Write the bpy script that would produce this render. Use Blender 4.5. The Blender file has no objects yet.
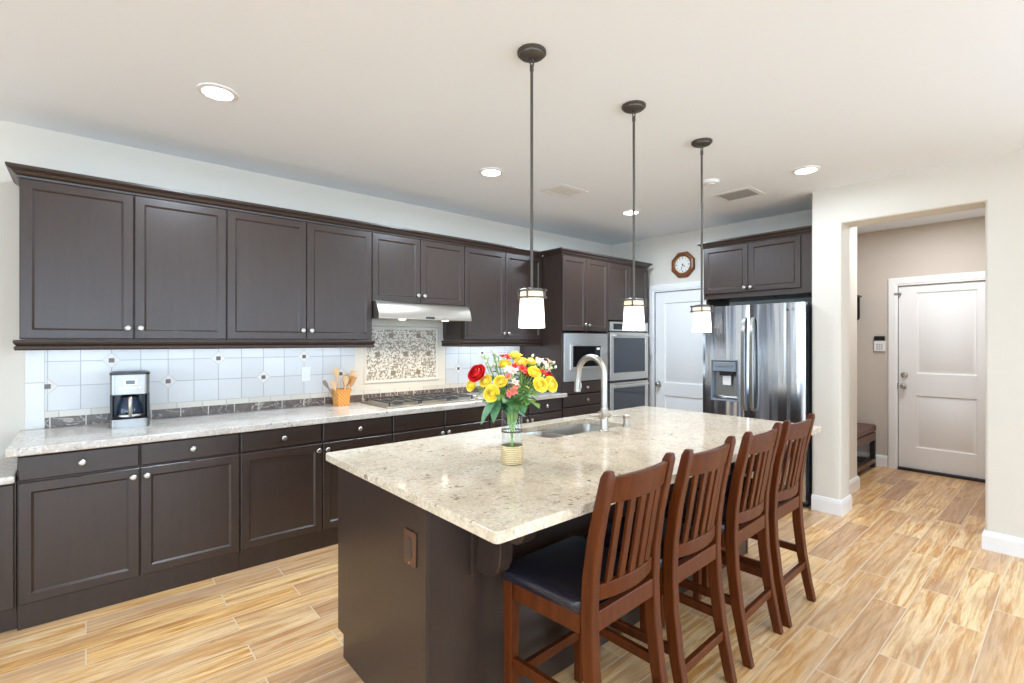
import bpy, bmesh, math, random
from mathutils import Vector, Matrix, Euler

random.seed(7)
SC = bpy.context.scene
COL = SC.collection
PI = math.pi
R = math.radians

# ------------------------------------------------------------------ camera, sky, light, exposure
CH = 1.436                      # eye height
cam_d = bpy.data.cameras.new('camera'); cam = bpy.data.objects.new('camera', cam_d); COL.objects.link(cam)
cam_d.sensor_width = 36; cam_d.lens = 492.0 / 1024 * 36; cam_d.clip_start = 0.05
cam.location = (0, 0, CH); cam.rotation_euler = (R(90), 0, R(-40.9))
SC.camera = cam
SC.view_settings.view_transform = 'Standard'; SC.view_settings.look = 'None'
SC.view_settings.gamma = 1; SC.view_settings.use_curve_mapping = False
SC.view_settings.exposure = 0.72
w = bpy.data.worlds.new('sky'); SC.world = w; w.use_nodes = True
w.node_tree.nodes['Background'].inputs[0].default_value = (0.62, 0.80, 1.0, 1)
w.node_tree.nodes['Background'].inputs[1].default_value = 2.2
try:
    SC.cycles.max_bounces = 12; SC.cycles.diffuse_bounces = 9; SC.cycles.glossy_bounces = 5
    SC.cycles.transmission_bounces = 8; SC.cycles.transparent_max_bounces = 8
    SC.cycles.caustics_reflective = False; SC.cycles.caustics_refractive = False
    SC.cycles.sample_clamp_indirect = 6.0; SC.cycles.use_denoising = True
except Exception:
    pass

def lamp(name, typ, loc, power, color=(1, 1, 1), rot=(0, 0, 0), **kw):
    d = bpy.data.lights.new(name, typ); o = bpy.data.objects.new(name, d); COL.objects.link(o)
    d.energy = power; d.color = color; o.location = loc; o.rotation_euler = rot
    for k, v in kw.items(): setattr(d, k, v)
    return o

# daylight in the window and patio door openings of the room behind the camera
DAY = (0.57, 0.79, 1.02)
WIN_LEFT = [(-5.2, -3.2), (-2.4, -0.4), (0.6, 2.9)]         # y ranges in wall_left
WIN_REAR = [(-4.6, -2.4), (-1.4, 0.8), (1.8, 4.2)]          # x ranges in wall_rear
XL, YR = -6.0, -6.5
for a, b in WIN_LEFT:
    lamp('window_daylight', 'AREA', (XL - 0.05, (a + b) / 2, 1.25), 46, DAY, (0, R(-90), 0), shape='RECTANGLE', size=1.9, size_y=b - a)
for a, b in WIN_REAR:
    lamp('window_daylight', 'AREA', ((a + b) / 2, YR - 0.05, 1.25), 66, DAY, (R(90), 0, 0), shape='RECTANGLE', size=b - a, size_y=1.9)
lamp('window_daylight', 'AREA', (5.0, -2.0, 1.1), 62, DAY, (0, R(90), 0), shape='RECTANGLE', size=2.1, size_y=2.2)
WARM = (0.74, 0.88, 1.03)

# ------------------------------------------------------------------ materials
def srgb(r, g, b):
    f = lambda c: (c / 255 / 12.92) if c / 255 <= 0.04045 else ((c / 255 + 0.055) / 1.055) ** 2.4
    return (f(r), f(g), f(b), 1)

def mat(name, col, rough=0.5, metal=0.0, **kw):
    m = bpy.data.materials.new(name); m.use_nodes = True
    b = m.node_tree.nodes['Principled BSDF']
    b.inputs['Base Color'].default_value = col
    b.inputs['Roughness'].default_value = rough; b.inputs['Metallic'].default_value = metal
    for k, v in kw.items(): b.inputs[k].default_value = v
    return m

class NT:
    def __init__(s, m):
        s.m = m; s.t = m.node_tree; s.b = s.t.nodes['Principled BSDF']
    def n(s, typ, **kw):
        x = s.t.nodes.new(typ)
        for k, v in kw.items():
            if k in x.inputs.keys() if isinstance(k, str) and not hasattr(x, k) else False: x.inputs[k].default_value = v
            else: setattr(x, k, v)
        return x
    def l(s, a, b): s.t.links.new(a, b)
    def coord(s, scale=(1, 1, 1), rot=(0, 0, 0), loc=(0, 0, 0), world=False):
        if world:
            src = s.t.nodes.new('ShaderNodeNewGeometry').outputs['Position']
        else:
            src = s.t.nodes.new('ShaderNodeTexCoord').outputs['Object']
        mp = s.t.nodes.new('ShaderNodeMapping'); s.l(src, mp.inputs[0])
        mp.inputs['Scale'].default_value = scale; mp.inputs['Rotation'].default_value = rot; mp.inputs['Location'].default_value = loc
        return mp.outputs[0]
    def noise(s, v, scale, detail=4, rough=0.5, dist=0.0):
        x = s.t.nodes.new('ShaderNodeTexNoise'); s.l(v, x.inputs['Vector'])
        x.inputs['Scale'].default_value = scale; x.inputs['Detail'].default_value = detail
        x.inputs['Roughness'].default_value = rough; x.inputs['Distortion'].default_value = dist
        return x.outputs['Fac']
    def ramp(s, f, stops, interp='LINEAR'):
        x = s.t.nodes.new('ShaderNodeValToRGB'); s.l(f, x.inputs[0]); e = x.color_ramp.elements
        x.color_ramp.interpolation = interp
        while len(e) < len(stops): e.new(0.5)
        for q, (p, c) in zip(e, stops): q.position = p; q.color = c if len(c) == 4 else (*c, 1)
        return x.outputs[0]
    def mix(s, f, a, b, mode='MIX'):
        x = s.t.nodes.new('ShaderNodeMix'); x.data_type = 'RGBA'; x.blend_type = mode
        for sock, val in ((x.inputs[0], f), (x.inputs[6], a), (x.inputs[7], b)):
            if isinstance(val, (int, float)): sock.default_value = val
            elif isinstance(val, tuple): sock.default_value = val
            else: s.l(val, sock)
        return x.outputs[2]
    def math(s, op, a, b=0.0):
        x = s.t.nodes.new('ShaderNodeMath'); x.operation = op
        for sock, val in ((x.inputs[0], a), (x.inputs[1], b)):
            if isinstance(val, (int, float)): sock.default_value = val
            else: s.l(val, sock)
        return x.outputs[0]
    def base(s, c): s.l(c, s.b.inputs['Base Color'])
    def bump(s, f, strength=0.1, dist=0.01):
        x = s.t.nodes.new('ShaderNodeBump'); x.inputs['Strength'].default_value = strength; x.inputs['Distance'].default_value = dist
        s.l(f, x.inputs['Height']); s.l(x.outputs[0], s.b.inputs['Normal'])

def m_paint(name, col, bumpy=0.05):
    m = mat(name, col, 0.75); t = NT(m)
    t.bump(t.noise(t.coord(), 60, 3), bumpy, 0.002); return m

M = {}
M['wall'] = m_paint('wall_paint', srgb(214, 208, 197))
M['hallwall'] = m_paint('hall_paint', srgb(196, 186, 174))
M['ceiling'] = m_paint('ceiling_paint', srgb(236, 242, 249), 0.15)
M['white'] = mat('white_trim_paint', srgb(232, 231, 229), 0.35)
M['grille'] = mat('vent_grey', srgb(170, 170, 170), 0.5)

def m_espresso(name, c1, c2, rough, vertical=True, spec=0.5):
    m = mat(name, c1, rough); t = NT(m)
    v = t.coord((14, 14, 1.2) if vertical else (1.2, 14, 14))
    n1 = t.noise(v, 3.0, 6, 0.6, 0.6); n2 = t.noise(t.coord(), 5.0, 3)
    c = t.ramp(n1, [(0.3, c1), (0.7, c2)])
    c = t.mix(t.math('MULTIPLY', n2, 0.5), c, c2)
    t.base(c); t.b.inputs['Specular IOR Level'].default_value = spec
    return m
M['esp'] = m_espresso('espresso_wood', srgb(48, 37, 32), srgb(57, 44, 38), 0.32)
M['cherry'] = m_espresso('cherry_wood', srgb(58, 23, 6), srgb(95, 45, 14), 0.38, spec=0.2)
M['bench_wood'] = mat('bench_black', srgb(40, 32, 28), 0.4)

def m_granite(name, base1, base2, scale=1.0, veins=0.5):
    m = mat(name, base1, 0.1); t = NT(m); v = t.coord(world=True)
    big = t.noise(v, 3.2 * scale, 5, 0.6, 0.8); mid = t.noise(v, 16 * scale, 5, 0.65); fine = t.noise(v, 95 * scale, 3, 0.6)
    c = t.ramp(big, [(0.35, base1), (0.68, base2)])
    c = t.mix(t.ramp(mid, [(0.48, (0, 0, 0, 1)), (0.72, (0.55, 0.55, 0.55, 1))]), c, srgb(178, 160, 136))
    c = t.mix(t.ramp(fine, [(0.50, (0, 0, 0, 1)), (0.70, (0.55, 0.55, 0.55, 1))]), c, srgb(156, 142, 126))
    fine2 = t.noise(t.coord(world=True, loc=(3, 1, 7)), 60 * scale, 3, 0.6)
    c = t.mix(t.ramp(fine2, [(0.54, (0, 0, 0, 1)), (0.70, (0.55, 0.55, 0.55, 1))]), c, srgb(240, 236, 226))
    # clustered dark mineral flecks along wandering streaks
    st = t.noise(t.coord((1.0, 2.6, 1.0), rot=(0, 0, R(35)), world=True), 2.6 * scale, 6, 0.62, 1.6)
    fl = t.noise(t.coord(world=True, loc=(9, 4, 2)), 42 * scale, 4, 0.62, 0.4)
    k = t.math('MULTIPLY', t.ramp(st, [(0.50, (0.25, 0.25, 0.25, 1)), (0.60, (1, 1, 1, 1))]), t.ramp(fl, [(0.58, (0, 0, 0, 1)), (0.66, (1, 1, 1, 1))]))
    c = t.mix(t.math('MULTIPLY', k, 0.9), c, srgb(84, 70, 66))
    t.base(c); return m
M['granite'] = m_granite('granite_cream', srgb(224, 211, 189), srgb(208, 192, 168))
M['granite2'] = m_granite('granite_pale', srgb(204, 200, 194), srgb(184, 178, 170))

def m_floor():
    m = mat('wood_look_tile', srgb(200, 160, 110), 0.3); t = NT(m)
    v = t.coord(world=True)
    br = t.t.nodes.new('ShaderNodeTexBrick'); t.l(v, br.inputs['Vector'])
    br.offset = 0.37; br.offset_frequency = 2; br.squash = 1
    br.inputs['Color1'].default_value = (0, 0, 0, 1); br.inputs['Color2'].default_value = (1, 1, 1, 1)
    br.inputs['Mortar'].default_value = (0.5, 0.5, 0.5, 1)
    br.inputs['Scale'].default_value = 1; br.inputs['Mortar Size'].default_value = 0.0028
    br.inputs['Mortar Smooth'].default_value = 0.1; br.inputs['Brick Width'].default_value = 0.92; br.inputs['Row Height'].default_value = 0.152
    rnd = br.outputs['Color']; grout = br.outputs['Fac']
    # shift the grain per plank
    sx = t.t.nodes.new('ShaderNodeVectorMath'); sx.operation = 'MULTIPLY_ADD'
    t.l(rnd, sx.inputs[0]); sx.inputs[1].default_value = (37, 53, 0); t.l(v, sx.inputs[2])
    mp = t.t.nodes.new('ShaderNodeMapping'); t.l(sx.outputs[0], mp.inputs[0]); mp.inputs['Scale'].default_value = (0.8, 11, 1)
    g1 = t.noise(mp.outputs[0], 2.2, 6, 0.62, 1.2)
    mp2 = t.t.nodes.new('ShaderNodeMapping'); t.l(sx.outputs[0], mp2.inputs[0]); mp2.inputs['Scale'].default_value = (2.0, 40, 1)
    g2 = t.noise(mp2.outputs[0], 3, 4, 0.6, 0.3)
    mp3 = t.t.nodes.new('ShaderNodeMapping'); t.l(sx.outputs[0], mp3.inputs[0]); mp3.inputs['Scale'].default_value = (0.8, 2.2, 1)
    g3 = t.noise(mp3.outputs[0], 2.4, 3, 0.5, 0.4)
    light = t.ramp(rnd, [(0.0, srgb(232, 188, 126)), (0.3, srgb(240, 208, 158)), (0.6, srgb(222, 184, 138)), (0.8, srgb(212, 174, 132)), (1.0, srgb(198, 160, 122))])
    dark = t.ramp(rnd, [(0.0, srgb(184, 126, 62)), (0.5, srgb(204, 150, 86)), (1.0, srgb(164, 120, 82))])
    f = t.ramp(g1, [(0.42, (0, 0, 0, 1)), (0.62, (1, 1, 1, 1))])
    c = t.mix(f, light, dark)
    c = t.mix(t.ramp(g3, [(0.45, (0, 0, 0, 1)), (0.72, (0.6, 0.6, 0.6, 1))]), c, srgb(178, 144, 116))
    c = t.mix(t.ramp(g2, [(0.45, (0, 0, 0, 1)), (0.75, (0.35, 0.35, 0.35, 1))]), c, srgb(130, 92, 58))
    c = t.mix(grout, c, srgb(216, 194, 166))
    t.base(c)
    t.bump(t.math('SUBTRACT', t.math('MULTIPLY', g2, 0.25), grout), 0.25, 0.003)
    return m
M['floor'] = m_floor()

TILE_Y0, TILE_X0, TILE_Z0 = 0, -0.174, 1.015
def m_tiles(name, wdt, hgt, colA, colB, grout, msize=0.0018, offset=0.0, rough=0.25, veins=False, x0=0.0, z0=0.0):
    m = mat(name, colA, rough); t = NT(m)
    g = t.t.nodes.new('ShaderNodeNewGeometry').outputs['Position']
    sp = t.t.nodes.new('ShaderNodeSeparateXYZ'); t.l(g, sp.inputs[0])
    cb = t.t.nodes.new('ShaderNodeCombineXYZ')
    t.l(t.math('ADD', sp.outputs[0], -x0 + 40 * wdt), cb.inputs[0]); t.l(t.math('ADD', sp.outputs[2], -z0 + 40 * hgt), cb.inputs[1])
    br = t.t.nodes.new('ShaderNodeTexBrick'); t.l(cb.outputs[0], br.inputs['Vector'])
    br.offset = offset; br.squash = 1
    br.inputs['Color1'].default_value = (0, 0, 0, 1); br.inputs['Color2'].default_value = (1, 1, 1, 1); br.inputs['Mortar'].default_value = (0.5,) * 3 + (1,)
    br.inputs['Scale'].default_value = 1; br.inputs['Mortar Size'].default_value = msize; br.inputs['Mortar Smooth'].default_value = 0.1
    br.inputs['Brick Width'].default_value = wdt; br.inputs['Row Height'].default_value = hgt
    if veins:
        n = t.noise(t.coord(world=True), 6, 4, 0.6, 1.0)
        a = t.math('ABSOLUTE', t.math('SUBTRACT', n, 0.5))
        c = t.mix(t.ramp(a, [(0.0, (0.8, 0.8, 0.8, 1)), (0.02, (0, 0, 0, 1))]), t.ramp(t.noise(t.coord(world=True), 30, 4), [(0.3, colA), (0.7, colB)]), srgb(196, 186, 172))
    else:
        c = t.mix(br.outputs['Color'], colA, colB)
        c = t.mix(t.math('MULTIPLY', t.noise(t.coord(world=True), 14, 4), 0.35), c, colB)
    c = t.mix(br.outputs['Fac'], c, grout)
    t.base(c); t.bump(t.math('SUBTRACT', 1.0, br.outputs['Fac']), 0.4, 0.0015)
    return m
M['tile'] = m_tiles('splash_tile', 0.1495, 0.15, srgb(214, 215, 216), srgb(204, 204, 204), srgb(168, 167, 170), 0.0024, x0=TILE_X0, z0=TILE_Z0)
M['tile_left'] = m_tiles('splash_tile_end', 0.3, 0.29, srgb(222, 221, 219), srgb(214, 213, 210), srgb(176, 174, 176), 0.0024, x0=-0.4, z0=0.9)
M['cap'] = m_tiles('splash_cap_tile', 0.1495, 0.2, srgb(222, 216, 206), srgb(208, 200, 188), srgb(168, 164, 158), 0.002, x0=TILE_X0 + 0.05, z0=0.9)
M['marble'] = m_tiles('dark_marble_band', 0.165, 0.2, srgb(84, 72, 66), srgb(112, 98, 90), srgb(206, 198, 188), 0.003, x0=TILE_X0 + 0.01, z0=0.88, veins=True)
M['inset_dark'] = mat('inset_dark', srgb(92, 84, 78), 0.3)
M['inset_bronze'] = mat('mosaic_inset', srgb(132, 118, 98), 0.3)
M['inset_light'] = mat('inset_stone', srgb(216, 212, 206), 0.35)
M['pencil'] = mat('pencil_stone', srgb(220, 212, 198), 0.4)
M['grout_line'] = mat('inset_grout', srgb(176, 174, 174), 0.6)

def m_mosaic():
    m = mat('mosaic', srgb(200, 190, 175), 0.3); t = NT(m)
    v = t.coord((1, 0.001, 1), rot=(0, R(45), 0), world=True)
    vo = t.t.nodes.new('ShaderNodeTexVoronoi'); t.l(v, vo.inputs['Vector']); vo.inputs['Scale'].default_value = 78; vo.inputs['Randomness'].default_value = 0.55
    ve = t.t.nodes.new('ShaderNodeTexVoronoi'); ve.feature = 'DISTANCE_TO_EDGE'; t.l(v, ve.inputs['Vector']); ve.inputs['Scale'].default_value = 78; ve.inputs['Randomness'].default_value = 0.55
    sp = t.t.nodes.new('ShaderNodeSeparateColor'); t.l(vo.outputs['Color'], sp.inputs[0])
    c = t.ramp(sp.outputs[0], [(0.0, srgb(126, 112, 94)), (0.2, srgb(158, 144, 124)), (0.36, srgb(222, 214, 200)), (0.62, srgb(206, 196, 180)), (0.8, srgb(178, 164, 146)), (0.92, srgb(230, 226, 216))], 'CONSTANT')
    c = t.mix(t.ramp(ve.outputs['Distance'], [(0.02, (1, 1, 1, 1)), (0.07, (0, 0, 0, 1))]), c, srgb(206, 200, 188))
    t.base(c); return m
M['mosaic'] = m_mosaic()

def m_steel(name, col, rough=0.28, dirz=True, aniso=0.6, streak=0.08):
    m = mat(name, col, rough, 1.0); t = NT(m)
    v = t.coord((220, 220, 0.6) if dirz else (0.6, 220, 220))
    n = t.noise(v, 1.0, 3, 0.6)
    t.base(t.mix(n, tuple(c * (1 - streak) for c in col[:3]) + (1,), tuple(min(1, c * (1 + streak)) for c in col[:3]) + (1,)))
    t.bump(n, 0.03, 0.002)
    return m
M['steel'] = m_steel('brushed_steel', srgb(150, 147, 143), 0.3)
M['steel_h'] = m_steel('brushed_steel_across', srgb(172, 165, 155), 0.34, dirz=False)
def m_fridge():
    m = m_steel('fridge_steel', srgb(202, 206, 213), 0.16); t = NT(m)
    # sheet steel that is not quite flat: long vertical ripples
    n = t.noise(t.coord((3.6, 0, 0.12)), 1.9, 2, 0.45, 0.3); b_ = t.t.nodes.new('ShaderNodeBump'); b_.inputs['Strength'].default_value = 1.0; b_.inputs['Distance'].default_value = 0.020
    t.l(n, b_.inputs['Height']); t.l(b_.outputs[0], t.b.inputs['Normal']); return m
M['fridge_steel'] = m_fridge()
M['appliance_steel'] = m_steel('appliance_steel', srgb(214, 211, 206), 0.38, dirz=False)
M['sink_steel'] = mat('sink_steel', srgb(196, 194, 190), 0.28, 1.0)
M['nickel'] = mat('satin_nickel', srgb(186, 180, 171), 0.34, 1.0)
M['chrome'] = mat('chrome', srgb(220, 220, 220), 0.12, 1.0)
M['bronze'] = mat('dark_bronze', srgb(92, 86, 80), 0.42, 0.7)
M['black'] = mat('black_plastic', srgb(22, 22, 24), 0.3)
M['charcoal'] = mat('charcoal_side', srgb(58, 60, 64), 0.45)
M['iron'] = mat('cast_iron', srgb(66, 66, 68), 0.36)
M['ovenglass'] = mat('oven_glass', srgb(34, 40, 52), 0.06, 0.0, **{'Specular IOR Level': 1.0})
M['blackglass'] = mat('black_glass', srgb(18, 17, 18), 0.08)
M['greyplastic'] = mat('grey_plastic', srgb(120, 128, 138), 0.35)
M['lightplastic'] = mat('light_plastic', srgb(224, 224, 222), 0.4)
M['leather'] = mat('dark_leather', srgb(34, 32, 40), 0.24)
M['brown_leather'] = mat('brown_leather', srgb(98, 66, 54), 0.5)
M['clockwood'] = mat('clock_oak', srgb(120, 70, 36), 0.3)
M['paper'] = mat('dial_paper', srgb(226, 224, 218), 0.5)
M['brass'] = mat('brass', srgb(190, 150, 80), 0.3, 1.0)
M['copper'] = mat('copper_plate', srgb(104, 72, 54), 0.38, 0.4)
M['rubber'] = mat('threshold_black', srgb(28, 26, 26), 0.5)
M['greywood'] = mat('weathered_wood', srgb(142, 128, 116), 0.5)
M['spoonwood'] = mat('pale_wood', srgb(222, 184, 134), 0.5)
M['spoonwood2'] = mat('tan_wood', srgb(190, 136, 78), 0.5)

def m_thin(name, tint):
    m = bpy.data.materials.new(name); m.use_nodes = True; nt = m.node_tree; nt.nodes.remove(nt.nodes['Principled BSDF'])
    tr = nt.nodes.new('ShaderNodeBsdfTransparent'); tr.inputs[0].default_value = tint
    gl = nt.nodes.new('ShaderNodeBsdfGlossy'); gl.inputs['Roughness'].default_value = 0.02
    lw = nt.nodes.new('ShaderNodeLayerWeight'); lw.inputs[0].default_value = 0.5; mx = nt.nodes.new('ShaderNodeMixShader')
    pw = nt.nodes.new('ShaderNodeMath'); pw.operation = 'POWER'; pw.inputs[1].default_value = 3.5; nt.links.new(lw.outputs['Facing'], pw.inputs[0])
    ma = nt.nodes.new('ShaderNodeMath'); ma.operation = 'MULTIPLY_ADD'; ma.inputs[1].default_value = 0.45; ma.inputs[2].default_value = 0.03; nt.links.new(pw.outputs[0], ma.inputs[0])
    nt.links.new(ma.outputs[0], mx.inputs[0]); nt.links.new(tr.outputs[0], mx.inputs[1]); nt.links.new(gl.outputs[0], mx.inputs[2])
    nt.links.new(mx.outputs[0], nt.nodes['Material Output'].inputs[0]); return m
def m_glass(name, col=(1, 1, 1, 1), rough=0.0, ior=1.45):
    return mat(name, col, rough, 0, **{'Transmission Weight': 1.0, 'IOR': ior})
M['glass'] = m_thin('clear_glass', (0.95, 0.97, 0.97, 1))
M['carafe'] = m_thin('carafe_glass', (0.86, 0.92, 1.0, 1))

def m_emit(name, col, strength):
    m = mat(name, (0.9, 0.9, 0.9, 1), 0.5)
    b = m.node_tree.nodes['Principled BSDF']
    b.inputs['Emission Color'].default_value = col; b.inputs['Emission Strength'].default_value = strength
    return m
M['canlens'] = m_emit('downlight_lens', (1, 0.97, 0.92, 1), 9)
M['hoodlens'] = m_emit('hood_lens', (1, 0.92, 0.78, 1), 9)
M['display'] = m_emit('display', (0.25, 0.35, 0.45, 1), 0.25)
def m_shade():
    m = m_emit('lit_opal_glass', (1, 0.86, 0.60, 1), 1.0); t = NT(m); t.b.inputs['Base Color'].default_value = (0.45, 0.42, 0.36, 1)
    z = t.t.nodes.new('ShaderNodeSeparateXYZ'); t.l(t.t.nodes.new('ShaderNodeTexCoord').outputs['Object'], z.inputs[0])
    # the bulb sits low in the glass: the glass itself is brighter there
    f = t.math('DIVIDE', z.outputs[2], 0.17)
    t.l(t.ramp(f, [(0.0, (1, 0.95, 0.86, 1)), (0.6, (1, 0.94, 0.84, 1)), (0.92, (1, 0.72, 0.40, 1))]), t.b.inputs['Emission Color'])
    t.l(t.math('MULTIPLY', t.ramp(f, [(0.1, (1, 1, 1, 1)), (0.45, (0.55, 0.55, 0.55, 1)), (0.7, (0.21, 0.21, 0.21, 1)), (0.95, (0.15, 0.15, 0.15, 1))]), 3.6), t.b.inputs['Emission Strength'])
    return m
M['shade'] = m_shade()

def m_weave():
    m = mat('woven_reed', srgb(214, 150, 78), 0.5); t = NT(m)
    ch = t.t.nodes.new('ShaderNodeTexChecker'); t.l(t.coord((1, 1, 1)), ch.inputs[0]); ch.inputs['Scale'].default_value = 70
    ch.inputs[1].default_value = srgb(222, 158, 82); ch.inputs[2].default_value = srgb(186, 116, 48)
    t.base(ch.outputs[0]); t.bump(ch.outputs[1], 0.4, 0.004); return m
M['weave'] = m_weave()
def m_gold():
    m = mat('gold_ribbed', srgb(214, 190, 138), 0.35, 0.55); t = NT(m)
    wv = t.t.nodes.new('ShaderNodeTexWave'); wv.bands_direction = 'Z'; t.l(t.coord(), wv.inputs[0]); wv.inputs['Scale'].default_value = 40; wv.inputs['Distortion'].default_value = 1.5
    wv.inputs['Detail Scale'].default_value = 8
    t.base(t.ramp(wv.outputs[1], [(0.2, srgb(204, 178, 122)), (0.8, srgb(236, 222, 184))])); t.bump(wv.outputs[1], 0.5, 0.004); return m
M['gold'] = m_gold()
def m_leafy(name, c1, c2):
    m = mat(name, c1, 0.45); t = NT(m)
    t.base(t.ramp(t.noise(t.coord(), 40, 3), [(0.35, c1), (0.65, c2)])); return m
M['leaf'] = m_leafy('leaf_green', srgb(74, 122, 56), srgb(110, 156, 76))
M['leaf2'] = m_leafy('leaf_bluegreen', srgb(80, 128, 92), srgb(116, 162, 116))
M['stem'] = m_leafy('stem_green', srgb(116, 160, 72), srgb(150, 186, 96))
M['yellow'] = m_leafy('petal_yellow', srgb(255, 232, 66), srgb(255, 242, 116))
M['paleyellow'] = m_leafy('petal_pale_yellow', srgb(252, 222, 90), srgb(255, 238, 150))
M['red'] = m_leafy('petal_red', srgb(206, 16, 26), srgb(232, 40, 44))
M['coral'] = m_leafy('petal_coral', srgb(222, 84, 74), srgb(240, 150, 130))
M['pink'] = m_leafy('petal_pink', srgb(238, 196, 186), srgb(250, 228, 214))
M['white_bud'] = m_leafy('bud_white', srgb(228, 228, 214), srgb(206, 214, 186))

# ------------------------------------------------------------------ mesh helpers
class MB:
    def __init__(s): s.bm = bmesh.new()
    def face(s, vs):
        try: return s.bm.faces.new(vs)
        except ValueError: return None
    def box(s, x0, x1, y0, y1, z0, z1, taper=None):
        v = [s.bm.verts.new((x, y, z)) for z in (z0, z1) for y in (y0, y1) for x in (x0, x1)]
        for f in ((0, 2, 3, 1), (4, 5, 7, 6), (0, 1, 5, 4), (2, 6, 7, 3), (0, 4, 6, 2), (1, 3, 7, 5)):
            s.face([v[i] for i in f])
        return s
    def hexa(s, bot, top):
        v = [s.bm.verts.new(p) for p in list(bot) + list(top)]; n = len(bot)
        s.face([v[i] for i in reversed(range(n))]); s.face([v[n + i] for i in range(n)])
        for i in range(n):
            j = (i + 1) % n; s.face([v[i], v[j], v[n + j], v[n + i]])
        return s
    def prism(s, poly, a0, a1, axis='x'):
        def P(a, u, v): return {'x': (a, u, v), 'y': (u, a, v), 'z': (u, v, a)}[axis]
        return s.hexa([P(a0, u, v) for u, v in poly], [P(a1, u, v) for u, v in poly])
    def loft(s, rings, closed=True, cap0=True, cap1=True):
        vr = [[s.bm.verts.new(p) for p in r] for r in rings]; n = len(vr[0])
        for a, b in zip(vr, vr[1:]):
            for i in range(n if closed else n - 1):
                j = (i + 1) % n; s.face([a[i], a[j], b[j], b[i]])
        if cap0: s.face(list(reversed(vr[0])))
        if cap1: s.face(vr[-1])
        return s
    def lathe(s, prof, c=(0, 0, 0), n=24, axis='z', cap0=True, cap1=True):
        def P(r, h, a):
            u, v = r * math.cos(a), r * math.sin(a)
            if axis == 'z': q = (u, v, h)
            elif axis == 'y': q = (u, h, v)
            else: q = (h, u, v)
            return (c[0] + q[0], c[1] + q[1], c[2] + q[2])
        return s.loft([[P(max(r, 1e-5), h, 2 * PI * i / n) for i in range(n)] for r, h in prof], True, cap0, cap1)
    def tube(s, pts, r, n=10, caps=True):
        pts = [Vector(p) for p in pts]; rad = r if isinstance(r, (list, tuple)) else [r] * len(pts)
        rings = []; up = Vector((0, 0, 1)); prev = None
        for i, p in enumerate(pts):
            t = (pts[min(i + 1, len(pts) - 1)] - pts[max(i - 1, 0)]).normalized()
            if prev is None:
                a = t.cross(up)
                if a.length < 0.05: a = t.cross(Vector((1, 0, 0)))
            else: a = prev - t * prev.dot(t)
            a.normalize(); prev = a; b = t.cross(a)
            rings.append([tuple(p + a * math.cos(2 * PI * k / n) * rad[i] + b * math.sin(2 * PI * k / n) * rad[i]) for k in range(n)])
        return s.loft(rings, True, caps, caps)
    def bar(s, pts, wx, wy):
        """rectangular bar along points; wx = size in x, wy = size in the other in-plane direction (y)"""
        rings = []
        for i, p in enumerate(pts):
            a = wx[i] if isinstance(wx, (list, tuple)) else wx; b = wy[i] if isinstance(wy, (list, tuple)) else wy
            x, y, z = p
            rings.append([(x - a / 2, y - b / 2, z), (x + a / 2, y - b / 2, z), (x + a / 2, y + b / 2, z), (x - a / 2, y + b / 2, z)])
        return s.loft(rings)
    def rings(s, rs, y_back):
        """front panel facing -y: rectangle rings (x0,x1,z0,z1,y); first ring is joined to a back at y_back"""
        x0, x1, z0, z1, _ = rs[0]
        R_ = lambda q: [(q[0], q[4], q[2]), (q[1], q[4], q[2]), (q[1], q[4], q[3]), (q[0], q[4], q[3])]
        return s.loft([R_((x0, x1, z0, z1, y_back))] + [R_(q) for q in rs])
    def sweep(s, path, prof):
        """profile (out, z) swept along an xy polyline with mitres; out is to the right of travel"""
        P = [Vector((p[0], p[1])) for p in path]; rr = []
        for i, p in enumerate(P):
            ds = []
            if i > 0: ds.append((P[i] - P[i - 1]).normalized())
            if i < len(P) - 1: ds.append((P[i + 1] - P[i]).normalized())
            ns = [Vector((d.y, -d.x)) for d in ds]
            nrm = ns[0] if len(ns) == 1 else (ns[0] + ns[1]) / (1 + ns[0].dot(ns[1]))
            rr.append([(p.x + nrm.x * o, p.y + nrm.y * o, z) for o, z in prof])
        return s.loft(rr)
    def patch(s, f, nu, nv):
        g = [[s.bm.verts.new(f(i / nu, j / nv)) for i in range(nu + 1)] for j in range(nv + 1)]
        for j in range(nv):
            for i in range(nu): s.face([g[j][i], g[j][i + 1], g[j + 1][i + 1], g[j + 1][i]])
        return s
    def build(s, name, m, parent=None, smooth=False, bev=0.0, seg=2, loc=None, subsurf=0, solid=0.0):
        bmesh.ops.recalc_face_normals(s.bm, faces=s.bm.faces)
        me = bpy.data.meshes.new(name); s.bm.to_mesh(me); s.bm.free()
        me.materials.append(M[m] if isinstance(m, str) else m)
        o = bpy.data.objects.new(name, me); COL.objects.link(o)
        if parent is not None: o.parent = parent
        if loc: o.location = loc
        if solid:
            d = o.modifiers.new('solid', 'SOLIDIFY'); d.thickness = solid; d.offset = 0
        if bev:
            d = o.modifiers.new('bevel', 'BEVEL'); d.width = bev; d.segments = seg; d.limit_method = 'ANGLE'; d.angle_limit = R(40)
            d.harden_normals = True; smooth = True if smooth is False else smooth
        if subsurf:
            d = o.modifiers.new('sub', 'SUBSURF'); d.levels = subsurf; d.render_levels = subsurf
        if smooth:
            me.polygons.foreach_set('use_smooth', [True] * len(me.polygons))
            if not bev and not subsurf:
                try: me.set_sharp_from_angle(angle=R(40))
                except Exception: pass
        return o

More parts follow.
